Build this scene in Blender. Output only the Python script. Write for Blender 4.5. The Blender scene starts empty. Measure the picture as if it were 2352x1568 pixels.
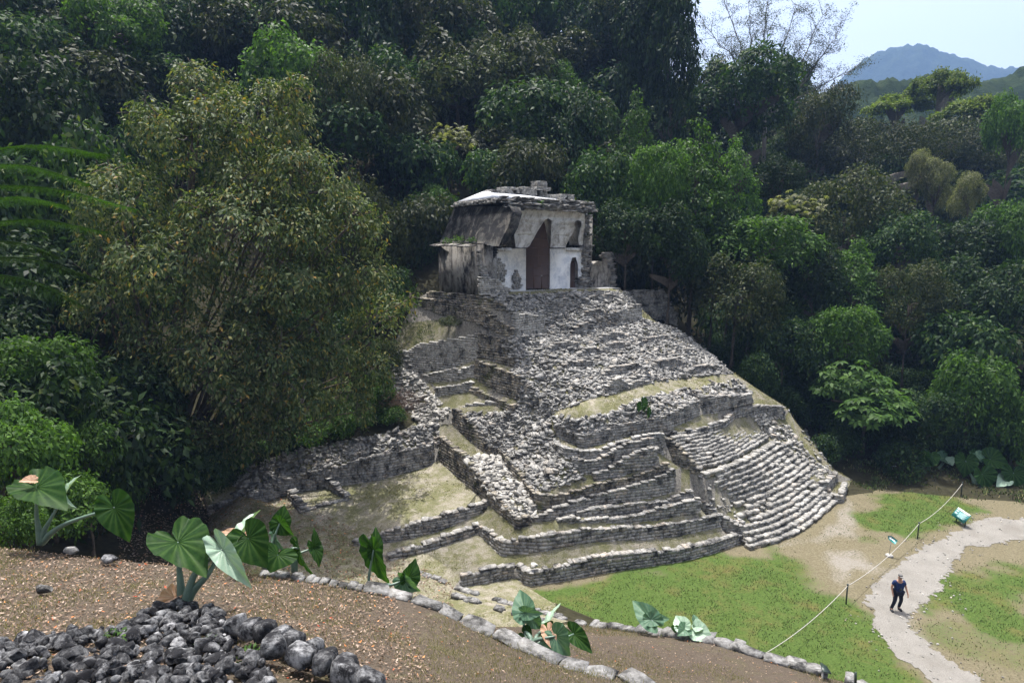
import bpy, math, random
import numpy as np
from mathutils import Vector, Matrix
from mathutils.geometry import delaunay_2d_cdt, tessellate_polygon
from mathutils.bvhtree import BVHTree
R_ = math.radians
random.seed(7); RNG = np.random.default_rng(7)
SC = bpy.context.scene
COL = SC.collection

# ------------------------------------------------------------------ camera
FPX = 1400.0; IMW, IMH = 2352.0, 1568.0; CX, CY = IMW/2, IMH/2
PITCH = math.atan((CY-572)/FPX); EYE = 16.1
cd = bpy.data.cameras.new('camera'); cam = bpy.data.objects.new('camera', cd); COL.objects.link(cam)
cam.location = (0, 0, EYE); cam.rotation_euler = (math.pi/2-PITCH, 0, 0)
cd.sensor_width = 36.0; cd.lens = 36.0*FPX/IMW; cd.clip_start = 0.1; cd.clip_end = 6000
SC.camera = cam
# ------------------------------------------------------------------ light
SUN_EL, SUN_AZ = 76.0, -18.0        # azimuth from +Y, negative = to the left of the view
w = bpy.data.worlds.new('World'); SC.world = w; w.use_nodes = True
wn = w.node_tree.nodes; wl = w.node_tree.links
bg = wn['Background']; sky = wn.new('ShaderNodeTexSky'); sky.sky_type = 'NISHITA'
sky.sun_disc = False; sky.sun_elevation = R_(SUN_EL); sky.sun_rotation = R_(SUN_AZ)
sky.air_density = 1.0; sky.dust_density = 6.0; sky.ozone_density = 1.0
hs = wn.new('ShaderNodeHueSaturation'); hs.inputs['Saturation'].default_value = .62; hs.inputs['Value'].default_value = 1.7
wl.new(sky.outputs[0], hs.inputs['Color']); wl.new(hs.outputs[0], bg.inputs[0]); bg.inputs[1].default_value = 0.10
sd = bpy.data.lights.new('sun', 'SUN'); sun = bpy.data.objects.new('sun', sd); COL.objects.link(sun)
sd.energy = 4.2; sd.angle = R_(0.53); sd.color = (1.0, 0.97, 0.93)
sv = Vector((math.sin(R_(SUN_AZ))*math.cos(R_(SUN_EL)), math.cos(R_(SUN_AZ))*math.cos(R_(SUN_EL)), math.sin(R_(SUN_EL))))
sun.rotation_euler = sv.to_track_quat('Z', 'Y').to_euler(); sun.location = (0, 0, 60)
SC.view_settings.view_transform = 'Standard'; SC.view_settings.look = 'None'
SC.view_settings.exposure = 1.0; SC.view_settings.gamma = 1.0
try:
    SC.cycles.volume_bounces = 0; SC.cycles.max_bounces = 8; SC.cycles.transparent_max_bounces = 8
    SC.cycles.use_denoising = True
except Exception: pass

# ------------------------------------------------------------------ geometry helpers
_c, _s = math.cos(PITCH), math.sin(PITCH)
def ray(x, y):
    a = (x-CX)/FPX; b = -(y-CY)/FPX
    return np.array([a, _c+b*_s, -_s+b*_c])
def at(x, y, k):
    """point seen at photo position (x, y): k < 15 is its height in metres, else (or when negative) its distance ahead"""
    r = ray(x, y)
    t = -k/r[1] if k < 0 else (k-EYE)/r[2] if k < 15 else k/r[1]
    return np.array([0, 0, EYE])+r*t
def proj(p):
    p = np.asarray(p, float); X = p[..., 0]; Y = p[..., 1]; Z = p[..., 2]-EYE
    f = Y*_c-Z*_s; u = Y*_s+Z*_c
    f = np.where(f < .05, .05, f)
    return np.stack([CX+FPX*X/f, CY-FPX*u/f], -1)
def z_at_row(p, yrow):
    lo, hi = p[2]-2, p[2]+25
    for _ in range(40):
        m = (lo+hi)/2
        if proj([p[0], p[1], m])[1] > yrow: lo = m
        else: hi = m
    return m
def inside(poly, pts):
    poly = np.asarray(poly, float); pts = np.asarray(pts, float)
    x, y = pts[:, 0], pts[:, 1]; r = np.zeros(len(pts), bool)
    n = len(poly)
    for i in range(n):
        x0, y0 = poly[i]; x1, y1 = poly[(i+1) % n]
        c = ((y0 > y) != (y1 > y))
        with np.errstate(divide='ignore', invalid='ignore'):
            xx = (x1-x0)*(y-y0)/(y1-y0+1e-12)+x0
        r ^= c & (x < xx)
    return r
def tag(o, label=None, cat=None, group=None, kind=None):
    if label: o['label'] = label
    if cat: o['category'] = cat
    if group: o['group'] = group
    if kind: o['kind'] = kind
    return o
def link(o, parent=None):
    COL.objects.link(o)
    if parent is not None: o.parent = parent
    return o
def empty(name, loc=(0, 0, 0), rz=0):
    o = bpy.data.objects.new(name, None); o.empty_display_size = .3
    o.location = [float(v) for v in loc]; o.rotation_euler = (0, 0, rz); return link(o)
def mesh_data(name, V, quads=None, tris=None, mats=(), smooth=False):
    V = np.asarray(V, np.float32).reshape(-1, 3)
    q = np.zeros((0, 4), np.int32) if quads is None else np.asarray(quads, np.int32).reshape(-1, 4)
    t = np.zeros((0, 3), np.int32) if tris is None else np.asarray(tris, np.int32).reshape(-1, 3)
    me = bpy.data.meshes.new(name)
    me.vertices.add(len(V)); me.vertices.foreach_set('co', V.ravel())
    nl = q.size+t.size
    me.loops.add(nl); me.loops.foreach_set('vertex_index', np.concatenate([q.ravel(), t.ravel()]))
    me.polygons.add(len(q)+len(t))
    ls = np.concatenate([np.arange(len(q))*4, q.size+np.arange(len(t))*3]).astype(np.int32)
    me.polygons.foreach_set('loop_start', ls)
    if smooth: me.polygons.foreach_set('use_smooth', np.ones(len(q)+len(t), bool))
    for m in mats: me.materials.append(m)
    me.update(calc_edges=True); me.validate()
    return me
def mobj(name, V, quads=None, tris=None, mat=None, parent=None, smooth=False):
    me = mesh_data(name, V, quads, tris, [mat] if mat else [], smooth)
    return link(bpy.data.objects.new(name, me), parent)
def world_child(o, parent):
    """parent o to parent while its vertices stay in world coordinates"""
    o.parent = parent
    o.matrix_parent_inverse = Matrix.LocRotScale(parent.location, parent.rotation_euler, parent.scale).inverted()
    return o

class Buf:
    """collects faces for one mesh"""
    def __init__(s): s.V = []; s.Q = []; s.T = []; s.n = 0
    def add(s, V, Q=None, T=None):
        V = np.asarray(V, float).reshape(-1, 3)
        s.V.append(V)
        if Q is not None and len(Q): s.Q.append(np.asarray(Q, int).reshape(-1, 4)+s.n)
        if T is not None and len(T): s.T.append(np.asarray(T, int).reshape(-1, 3)+s.n)
        s.n += len(V)
    def build(s, name, mat, parent=None, smooth=False):
        V = np.concatenate(s.V) if s.V else np.zeros((0, 3))
        o = mobj(name, V, np.concatenate(s.Q) if s.Q else None, np.concatenate(s.T) if s.T else None, mat, None, smooth)
        if parent is not None: world_child(o, parent)
        return o

# rounded block template: surface of a 3x3x3 lattice
def _block():
    idx = {}; V = []
    for i in range(3):
        for j in range(3):
            for k in range(3):
                if 1 in (i, j, k) and (i, j, k) == (1, 1, 1): continue
                idx[i, j, k] = len(V); V.append((i-1, j-1, k-1))
    V = np.array(V, float); Q = []
    def quad(f):
        for a in range(2):
            for b in range(2):
                Q.append([idx[f(a, b)], idx[f(a+1, b)], idx[f(a+1, b+1)], idx[f(a, b+1)]])
    quad(lambda a, b: (2, a, b)); quad(lambda a, b: (0, b, a)); quad(lambda a, b: (b, 2, a))
    quad(lambda a, b: (a, 0, b)); quad(lambda a, b: (a, b, 2)); quad(lambda a, b: (b, a, 0))
    nz = np.abs(V).sum(1)
    sc = np.where(nz == 3, .93, np.where(nz == 2, .985, 1.0))
    return V*sc[:, None]*.5, np.array(Q)
BV, BQ = _block()
def stones(buf, C, AX, SZ, jit=.10, rng=RNG):
    """C (n,3) centres, AX (n,3,3) rows = axes, SZ (n,3) sizes"""
    C = np.asarray(C, float).reshape(-1, 3); n = len(C)
    if n == 0: return
    AX = np.asarray(AX, float).reshape(n, 3, 3); SZ = np.asarray(SZ, float).reshape(n, 3)
    L = BV[None]+rng.normal(0, jit*.5, (n, len(BV), 3))*np.where(np.abs(BV) > .1, 1, .4)[None]
    L = L*SZ[:, None, :]
    V = np.einsum('nvk,nkd->nvd', L, AX)+C[:, None]
    Q = (BQ[None]+(np.arange(n)*len(BV))[:, None, None]).reshape(-1, 4)
    buf.add(V.reshape(-1, 3), Q)
def norm(v): v = np.asarray(v, float); return v/(np.linalg.norm(v, axis=-1, keepdims=True)+1e-9)
def rand_axes(n, zax, tilt=.25, rng=RNG):
    z = norm(np.asarray(zax, float)+rng.normal(0, tilt, (n, 3)))
    a = rng.normal(0, 1, (n, 3)); x = norm(a-(a*z).sum(1, keepdims=True)*z)
    return np.stack([x, np.cross(z, x), z], 1)
def box(buf, lo, hi, O=(0, 0, 0), A=np.eye(3)):
    lo = np.array(lo, float); hi = np.array(hi, float)
    V = np.array([[(lo, hi)[i][0], (lo, hi)[j][1], (lo, hi)[k][2]] for i in (0, 1) for j in (0, 1) for k in (0, 1)])
    Q = [[0, 1, 3, 2], [4, 6, 7, 5], [0, 4, 5, 1], [2, 3, 7, 6], [0, 2, 6, 4], [1, 5, 7, 3]]
    buf.add(np.asarray(O)+V@np.asarray(A), Q)
def tube(buf, pts, rad, n=7, cap=True):
    pts = np.asarray(pts, float); rad = np.broadcast_to(np.asarray(rad, float), (len(pts),))
    T = np.gradient(pts, axis=0); T = norm(T)
    up = np.array([0.13, .21, 1.0]); V = []
    if abs(T[0] @ norm(up)) > .9: up = np.array([1.0, .2, .1])
    a = np.linspace(0, 2*math.pi, n, endpoint=False)
    for p, t, r in zip(pts, T, rad):
        x = norm(np.cross(up, t)); y = np.cross(t, x); up = up if abs(t @ norm(up)) < .95 else x
        V.append(p+r*(np.cos(a)[:, None]*x+np.sin(a)[:, None]*y))
    V = np.concatenate(V); m = len(pts)
    i = np.arange(n); j = (i+1) % n
    Q = np.concatenate([np.stack([k*n+i, k*n+j, (k+1)*n+j, (k+1)*n+i], 1) for k in range(m-1)])
    Tt = []
    if cap:
        Tt = [[0, q+1, q] for q in range(1, n-1)]+[[(m-1)*n, (m-1)*n+q, (m-1)*n+q+1] for q in range(1, n-1)]
    buf.add(V, Q, Tt)
def resample(P, step):
    P = np.asarray(P, float); d = np.r_[0, np.cumsum(np.linalg.norm(np.diff(P, axis=0), axis=1))]
    n = max(2, int(d[-1]/step)+1); s = np.linspace(0, d[-1], n)
    return np.stack([np.interp(s, d, P[:, k]) for k in range(P.shape[1])], 1)
def spline(P, n=40):
    P = np.asarray(P, float); Q = np.concatenate([[2*P[0]-P[1]], P, [2*P[-1]-P[-2]]]); out = []
    m = len(P)-1
    for t in np.linspace(0, m-1e-6, n):
        i = int(t); f = t-i; a, b, c, d = Q[i:i+4]
        out.append(.5*((2*b)+(-a+c)*f+(2*a-5*b+4*c-d)*f*f+(-a+3*b-3*c+d)*f**3))
    return np.array(out)

# ------------------------------------------------------------------ materials
def lin(r, g, b):
    f = lambda c: (c/255/12.92) if c/255 <= .04045 else ((c/255+.055)/1.055)**2.4
    return (f(r), f(g), f(b), 1)
class Mat:
    def __init__(s, name, rough=.85, spec=.3):
        s.m = bpy.data.materials.new(name); s.m.use_nodes = True
        s.t = s.m.node_tree; s.N = s.t.nodes; s.L = s.t.links
        s.p = s.N['Principled BSDF']; s.p.inputs['Roughness'].default_value = rough
        s.p.inputs['Specular IOR Level'].default_value = spec
        s.geo = None; s.tc = None
    def n(s, t, **k):
        x = s.N.new(t)
        for a, b in k.items(): setattr(x, a, b)
        return x
    def pos(s, scale=(1, 1, 1)):
        if s.geo is None: s.geo = s.n('ShaderNodeNewGeometry')
        mp = s.n('ShaderNodeMapping'); mp.inputs['Scale'].default_value = scale
        s.L.new(s.geo.outputs['Position'], mp.inputs[0]); return mp.outputs[0]
    def objpos(s, scale=(1, 1, 1)):
        if s.tc is None: s.tc = s.n('ShaderNodeTexCoord')
        mp = s.n('ShaderNodeMapping'); mp.inputs['Scale'].default_value = scale
        s.L.new(s.tc.outputs['Object'], mp.inputs[0]); return mp.outputs[0]
    def noise(s, scale, detail=6, rough=.6, vec=None, dist=0):
        x = s.n('ShaderNodeTexNoise'); x.inputs['Scale'].default_value = scale; x.inputs['Detail'].default_value = detail
        x.inputs['Roughness'].default_value = rough; x.inputs['Distortion'].default_value = dist
        s.L.new(vec if vec is not None else s.pos(), x.inputs['Vector']); return x.outputs[0]
    def ramp(s, fac, stops, interp='LINEAR'):
        x = s.n('ShaderNodeValToRGB'); x.color_ramp.interpolation = interp
        e = x.color_ramp.elements
        while len(e) < len(stops): e.new(.5)
        for el, (p, c) in zip(e, stops): el.position = p; el.color = c if len(c) == 4 else (*c, 1)
        s.L.new(fac, x.inputs[0]); return x.outputs[0]
    def mix(s, fac, a, b, mode='MIX'):
        x = s.n('ShaderNodeMix', data_type='RGBA', blend_type=mode)
        for v, i in ((fac, 0), (a, 6), (b, 7)):
            if isinstance(v, (int, float)): x.inputs[i].default_value = v
            elif isinstance(v, tuple): x.inputs[i].default_value = v if len(v) == 4 else (*v, 1)
            else: s.L.new(v, x.inputs[i])
        return x.outputs[2]
    def math(s, op, a, b=0.0):
        x = s.n('ShaderNodeMath', operation=op)
        for v, i in ((a, 0), (b, 1)):
            if isinstance(v, (int, float)): x.inputs[i].default_value = v
            else: s.L.new(v, x.inputs[i])
        return x.outputs[0]
    def island(s):
        if s.geo is None: s.geo = s.n('ShaderNodeNewGeometry')
        return s.geo.outputs['Random Per Island']
    def objrand(s): return s.n('ShaderNodeObjectInfo').outputs['Random']
    def attr(s, name):
        x = s.n('ShaderNodeAttribute'); x.attribute_name = name; return x
    def color(s, c):
        if isinstance(c, tuple): s.p.inputs['Base Color'].default_value = c
        else: s.L.new(c, s.p.inputs['Base Color'])
        return s
    def bump(s, h, strength=.5, dist=.05):
        b = s.n('ShaderNodeBump'); b.inputs['Strength'].default_value = strength; b.inputs['Distance'].default_value = dist
        s.L.new(h, b.inputs['Height']); s.L.new(b.outputs[0], s.p.inputs['Normal']); return s
def g(v): return (v, v, v, 1)

def stone_mat(name, stops, dark=.5, darkcol=(.035, .034, .032, 1), scale=6, moss=0.0, streak=False):
    M = Mat(name, .9, .2)
    base = M.ramp(M.island(), stops)
    n1 = M.noise(scale, 8, .7)
    c = M.mix(M.ramp(n1, [(.35, g(0)), (.75, g(1))]), base, M.mix(.5, base, g(.55)))
    n2 = M.noise(scale*.28, 7, .75)
    lo = .62-dark*.3
    c = M.mix(M.ramp(n2, [(lo, g(0)), (lo+.16, g(1))]), c, darkcol)
    if streak:
        n3 = M.noise(1.0, 5, .7, M.pos((2.2, 2.2, .3)))
        c = M.mix(M.ramp(n3, [(.5, g(0)), (.68, g(.85))]), c, darkcol)
    if moss:
        n4 = M.noise(1.1, 4, .6)
        c = M.mix(M.ramp(n4, [(.62-moss*.2, g(0)), (.78-moss*.2, g(.7))]), c, (.09, .10, .03, 1))
    M.color(c).bump(M.noise(scale*5, 6, .7), .6, .03)
    return M.m
M_RUB = stone_mat('limestone_rubble', [(0, (0.120, 0.115, 0.103, 1)), (.4, (0.194, 0.186, 0.168, 1)), (.85, (0.271, 0.261, 0.237, 1)), (1, (0.249, 0.211, 0.163, 1))], dark=.46, scale=7)
M_WALL = stone_mat('lichened_wall_stone', [(0, (.10, .095, .085, 1)), (.4, (.18, .17, .15, 1)), (.8, (.27, .255, .225, 1)), (1, (.26, .215, .165, 1))], dark=.48, scale=6)
M_FLANK = stone_mat('ochre_wall_stone', [(0, (.08, .07, .055, 1)), (.5, (.19, .16, .11, 1)), (1, (.27, .22, .15, 1))], dark=.6, scale=6, moss=.3)
M_STEP = stone_mat('step_stone', [(0, (0.147, 0.137, 0.116, 1)), (.5, (0.235, 0.222, 0.193, 1)), (.9, (0.327, 0.313, 0.281, 1)), (1, (0.368, 0.285, 0.193, 1))], dark=.42, scale=6)
M_CAP = stone_mat('cap_stone', [(0, (0.185, 0.172, 0.148, 1)), (.5, (0.282, 0.266, 0.233, 1)), (1, (0.361, 0.343, 0.304, 1))], dark=.4, scale=7)
M_DARKROCK = stone_mat('dark_foreground_rock', [(0, (.022, .023, .025, 1)), (.5, (.042, .043, .047, 1)), (.82, (.10, .103, .108, 1)), (1, (.34, .34, .35, 1))], dark=.78, darkcol=(.014, .014, .016, 1), scale=15)
M_KERB = stone_mat('kerb_stone', [(0, (.085, .082, .076, 1)), (.6, (.14, .135, .124, 1)), (1, (.21, .203, .188, 1))], dark=.58, scale=8)

def earth_mat():
    M = Mat('terrace_earth', .95, .1)
    n1 = M.noise(.55, 6, .65); n2 = M.noise(14, 6, .75); n3 = M.noise(2.2, 5, .7)
    dry = M.ramp(n2, [(.25, (.12, .104, .08, 1)), (.5, (.25, .225, .182, 1)), (.75, (.39, .365, .31, 1))])
    grs = M.ramp(n2, [(.3, (.055, .06, .02, 1)), (.6, (.15, .148, .07, 1)), (.8, (.25, .235, .145, 1))])
    c = M.mix(M.ramp(M.math('ADD', M.math('MULTIPLY', n1, .6), M.math('MULTIPLY', n3, .4)), [(.37, g(0)), (.56, g(.9))]), dry, grs)
    nz = M.n('ShaderNodeSeparateXYZ'); M.L.new(M.geo.outputs['True Normal'], nz.inputs[0])
    mort = M.ramp(M.noise(9, 6, .7), [(.3, (.06, .056, .05, 1)), (.7, (.30, .28, .245, 1))])
    c = M.mix(M.ramp(M.math('ABSOLUTE', nz.outputs[2]), [(.45, g(1)), (.6, g(0))]), c, mort)
    M.color(c).bump(n2, .8, .06); return M.m
M_EARTH = earth_mat()
def litter_mat(name, gr=.2):
    M = Mat(name, .95, .1)
    n1 = M.noise(.6, 6, .65); n2 = M.noise(22, 6, .8); n3 = M.noise(3.0, 5, .7)
    br = M.ramp(n2, [(.2, (.032, .026, .019, 1)), (.45, (.08, .063, .047, 1)), (.65, (.145, .118, .092, 1)), (.85, (.27, .235, .195, 1))])
    gr_ = M.ramp(n2, [(.3, (.05, .052, .018, 1)), (.7, (.16, .15, .075, 1))])
    c = M.mix(M.ramp(M.math('ADD', M.math('MULTIPLY', n1, .5), M.math('MULTIPLY', n3, .5)), [(.56-gr*.3, g(0)), (.74-gr*.3, g(.8))]), br, gr_)
    M.color(c).bump(n2, .9, .05); return M.m
M_LITTER = litter_mat('leaf_litter_soil', .15)
M_COURT = M_EARTH

def leaf_mat(name, stops, trans=.35, tcol=1.6, rough=.55, spec=.13, vary=.35):
    M = Mat(name, rough, spec)
    c = M.ramp(M.island(), stops)
    v = M.math('ADD', M.math('MULTIPLY', M.objrand(), vary*2), 1-vary)
    x = M.n('ShaderNodeVectorMath', operation='SCALE'); M.L.new(c, x.inputs[0]); M.L.new(v, x.inputs['Scale'])
    M.color(x.outputs[0])
    tr = M.n('ShaderNodeBsdfTranslucent')
    y = M.mix(1.0, x.outputs[0], (tcol*1.15, tcol*1.25, tcol*.45, 1), 'MULTIPLY'); M.L.new(y, tr.inputs[0])
    ms = M.n('ShaderNodeMixShader'); ms.inputs[0].default_value = trans
    M.L.new(M.p.outputs[0], ms.inputs[1]); M.L.new(tr.outputs[0], ms.inputs[2])
    M.L.new(ms.outputs[0], M.N['Material Output'].inputs[0]); return M.m
M_LEAF = leaf_mat('dark_leaf', [(0, (.008, .020, .008, 1)), (.5, (.017, .037, .012, 1)), (.9, (.032, .062, .017, 1)), (1, (.065, .088, .026, 1))], trans=.25)
M_LEAFB = leaf_mat('fresh_leaf', [(0, (.02, .045, .011, 1)), (.5, (.038, .082, .017, 1)), (1, (.075, .14, .026, 1))], vary=.25)
M_LEAFY = leaf_mat('mixed_yellow_leaf', [(0, (.028, .055, .02, 1)), (.5, (.075, .108, .042, 1)), (.86, (.17, .19, .09, 1)), (.97, (.20, .175, .045, 1)), (1, (.28, .16, .035, 1))], trans=.25)
M_LEAFO = leaf_mat('olive_leaf', [(0, (.015, .026, .010, 1)), (.6, (.034, .046, .018, 1)), (1, (.07, .076, .032, 1))], trans=.25)
M_LEAFL = leaf_mat('lime_leaf', [(0, (.05, .08, .014, 1)), (.6, (.09, .13, .022, 1)), (1, (.15, .18, .04, 1))], vary=.15)
M_LEAFW = leaf_mat('pale_flowering_leaf', [(0, (0.045, 0.056, 0.022, 1)), (.6, (0.112, 0.120, 0.064, 1)), (1, (0.188, 0.188, 0.120, 1))], vary=.1)
def simple(name, col, rough=.8, spec=.3, metal=0, noise=0, scale=8):
    M = Mat(name, rough, spec); M.p.inputs['Metallic'].default_value = metal
    if noise:
        n = M.noise(scale, 6, .7)
        M.color(M.mix(M.ramp(n, [(.3, g(0)), (.7, g(1))]), tuple(c*(1-noise) for c in col[:3])+(1,), tuple(min(1, c*(1+noise)) for c in col[:3])+(1,)))
        M.bump(n, .3, .02)
    else: M.color(col)
    return M.m
M_BARK = simple('bark', (.09, .075, .06, 1), .95, .1, noise=.5, scale=5)
M_BARKP = simple('pale_bark', (.20, .18, .155, 1), .95, .1, noise=.4, scale=4)
M_TWIG = simple('dry_twig', (.16, .12, .09, 1), .95, .1, noise=.3)
M_HILL = simple('forest_floor', (.028, .026, .014, 1), .95, .1, noise=.5, scale=3)
# ------------------------------------------------------------------ terraces: where the walls stand
A_FRONT = [(1063, 1346, 1324, .2), (1110, 1340, 1311, .12), (1187, 1325, 1301, .05), (1212, 1346, 1318, 0), (1290, 1335, 1303, 0),
           (1380, 1317, 1279, 0), (1470, 1304, 1272, 0), (1570, 1289, 1261, 0), (1638, 1271, 1247, 0), (1696, 1250, 1229, 0)]
_ax = [p[0] for p in A_FRONT[3:]]; _ay = [at(p[0], p[1], p[3])[1] for p in A_FRONT[3:]]
def pt(x, y, k):
    """k >= 100: so many metres (k - 100) behind the lowest front wall"""
    if k >= 100: k = float(np.interp(x, _ax, _ay))+k-100
    return at(x, y, k)
WALLS = {   # name: (rows of (x, base row, top row, depth), stone material, label)
 'A': (A_FRONT, 'w', 'lowest front terrace wall along the green lawn'),
 'B': ([(895, 1287, 1278, .6), (980, 1266, 1250, .75), (1099, 1224, 1207, 1.0), (1152, 1276, 1246, .8), (1250, 1264, 1233, 101.05), (1339, 1246, 1219, 101.05),
        (1390, 1241, 1215, 101.05), (1475, 1239, 1213, 101.05), (1560, 1229, 1203, 101.0), (1650, 1208, 1186, 100.9)], 'w', 'second front terrace wall with an inset corner'),
 'I': ([(815, 1252, 1247, .85), (911, 1243, 1217, 1.0), (1006, 1220, 1191, 1.3), (1124, 1169, 1152, 1.85)], 'w', 'low retaining wall at the front of the dry-grass courtyard'),
 'C': ([(1285, 1196, 1193, 101.6), (1339, 1198, 1192, 101.5), (1390, 1199, 1192, 101.5), (1441, 1200, 1188, 101.5), (1517, 1190, 1170, 101.5), (1604, 1175, 1149, 101.3)], 'w', None),
 'D': ([(1330, 1186, 1179, 101.95), (1361, 1184, 1168, 101.9), (1420, 1183, 1165, 101.85), (1475, 1177, 1157, 101.9), (1526, 1164, 1153, 102.0), (1587, 1145, 1127, 102.0)], 'w', None),
 'E': ([(1218, 1198, 1190, 102.3), (1257, 1195, 1179, 102.15), (1285, 1193, 1167, 102.1), (1329, 1182, 1152, 102.2), (1373, 1166, 1138, 102.3), (1434, 1152, 1124, 102.25), (1507, 1138, 1102, 102.3), (1545, 1127, 1083, 102.4)], 'w', None),
 'F5': ([(1009, 1056, 1008, 37), (1057, 1101, 1045, 34.7), (1118, 1153, 1121, 32.2), (1187, 1211, 1192, 29.4), (1216, 1207, 1190, 29.5)], 'f', 'shaded ochre flank wall above the courtyard'),
 'F4': ([(1040, 973, 938, 38), (1079, 1012, 972, 36.7), (1117, 1043, 1024, 35.6), (1149, 1046, 1034, 35.1), (1168, 1080, 1057, 33.6), (1224, 1148, 1135, 30.7),
         (1239, 1180, 1137, 30.2), (1257, 1177, 1141, 102.55), (1308, 1157, 1133, 102.55), (1373, 1137, 1113, 102.6), (1434, 1123, 1102, 102.6), (1499, 1101, 1080, 102.65), (1530, 1082, 1066, 102.75)], 'f', None),
 'G': ([(1366, 1104, 1091, 103.0), (1404, 1097, 1077, 102.95), (1431, 1091, 1056, 102.9), (1492, 1068, 1032, 102.9), (1506, 1061, 1032, 102.95)], 'w', None),
 'H': ([(1316, 1066, 1052, 103.6), (1341, 1091, 1061, 103.3), (1373, 1083, 1058, 103.3), (1404, 1073, 1041, 103.3), (1431, 1053, 1024, 103.35), (1492, 1029, 1008, 103.6), (1527, 1047, 1007, 103.9)], 'w', None),
 'HM': ([(1268, 1038, 1020, 33.3), (1297, 1044, 1029, 104.0), (1337, 1057, 1038, 103.7), (1365, 1055, 1037, 103.65), (1390, 1042, 1031, 103.75), (1429, 1022, 1015, 103.8), (1482, 1007, 1000, 103.85), (1523, 1004, 997, 103.9)], 'r', None),
 'K': ([(1276, 1000, 975, 33.8), (1337, 1031, 1004, 104.5), (1432, 1006, 976, 104.8), (1531, 986, 955, 105.4), (1605, 955, 921, 37.0)], 'w', 'dark coursed wall with a light plaster patch below the rubble'),
 'P': ([(1590, 938, 897, 38.3), (1607, 952, 913, 37.5), (1639, 946, 913, 38.0), (1726, 922, 906, 40.2)], 'w', None),
 'MR': ([(1530, 1005, 996, 34.7), (1605, 995, 985, 35.7), (1665, 979, 969, 37.3), (1690, 957, 944, 39.3), (1746, 956, 933, 40.7), (1799, 961, 937, 41.8)], 'w', None),
 'AL': ([(1604, 1174, 1148, 1.5), (1646, 1211, 1182, .75), (1706, 1246, 1215, .05), (1768, 1228, 1200, .05)], 'w', None),
 'AU': ([(1527, 1049, 1008, 33.6), (1561, 1071, 1034, 33.2), (1602, 1084, 1076, 32.9)], 'f', None),
 'AR': ([(1887, 1122, 1108, .75), (1901, 1132, 1110, .4), (1922, 1107, 1087, .35)], 'w', None),
 'AQ': ([(1918, 1150, 1141, .15), (1934, 1157, 1138, 0), (1945, 1124, 1110, .05)], 's', None),
 'BW': ([(480, 1184, 1166, 1.4), (545, 1170, 1148, 1.6), (689, 1129, 1094, 2.0), (870, 1102, 1050, 2.35), (1007, 1066, 1022, 37.3)], 'w', 'long retaining wall along the back of the courtyard'),
 'F3': ([(1082, 900, 889, 39), (1135, 926, 916, 37.7), (1174, 949, 932, 36.0)], 'f', None),
 'F2': ([(1091, 866, 829, 39.5), (1112, 882, 837, 38.9), (1192, 921, 869, 36.3)], 'f', None),
 'F1': ([(1099, 821, 766, 40.0), (1142, 833, 781, 39.0), (1184, 845, 836, 37.8)], 'f', None),
 'W3': ([(1002, 910, 892, 40.2), (1040, 905, 887, 39.8), (1082, 899, 880, 39.2)], 'p', None),
 'W2': ([(972, 877, 864, 41.4), (1040, 874, 850, 40.2), (1090, 864, 842, 39.6)], 'p', None),
 'W1': ([(930, 838, 808, 42.6), (957, 855, 792, 42.0), (1040, 846, 779, 40.9), (1099, 820, 765, 40.1)], 'p', 'tall rough front wall of the left wing below the grassy slope'),
 'RW': ([(1065, 934, 931, 38.3), (1136, 927, 921, 37.5)], 'p', None),
 'BB': ([(955, 699, 685, 45.5), (1011, 719, 692, 43.6), (1077, 733, 702, 41.0), (1106, 745, 709, 40.1), (1173, 773, 757, 38.6)], 'f', None),
 'BA': ([(982, 684, 671, 45.4), (1040, 692, 676, 42.8), (1103, 700, 684, 40.5), (1150, 711, 696, 39.7)], 'f', None),
 'LP': ([(1174, 765, 722, 39.6), (1186, 776, 721, 39.2), (1250, 764, 728, 41.2)], 'p', None),
 'RP': ([(1417, 748, 718, 43.4), (1472, 730, 700, 45.0)], 'p', 'squared end pier high on the right of the rubble slope'),
}
LINES = [   # other breaklines of the ground: (x, row, depth)
 [(1110, 677, 40.7), (1166, 670, 42.0), (1220, 669, 43.4), (1305, 664.8, 45.3), (1400, 662, 47.2), (1425, 664, 47.5)],       # lip of the temple floor
 [(1276, 957, 34.5), (1317, 961, 105.2), (1390, 952, 105.3), (1455, 919, 106.2), (1585, 892, 38.9), (1640, 889, 39.9)],     # top of the broken wall K
 [(1276, 947, 35.0), (1322, 933, 106.0), (1344, 920, 106.5), (1398, 908, 107.2), (1490, 881, 108.4), (1582, 869, 40.8), (1680, 862, 42.6)],
 [(560, 1078, 34.4), (689, 1032, 35.7), (927, 987, 37.2), (1004, 974, 38.4)],
 [(894, 822, 43.2), (882, 840, 42.5), (905, 900, 41.2), (950, 960, 39.6), (966, 985, 38.8)],
 [(925, 742, 45.2), (1000, 735, 43.8), (1060, 748, 41.9)],
 [(1472, 729, 45.9), (1560, 760, 46.6), (1650, 830, 45.6), (1690, 862, 43.6), (1809, 937, 42.5), (1835, 985, 43), (1860, 1030, 43.2), (1890, 1062, 43)],
]
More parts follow.
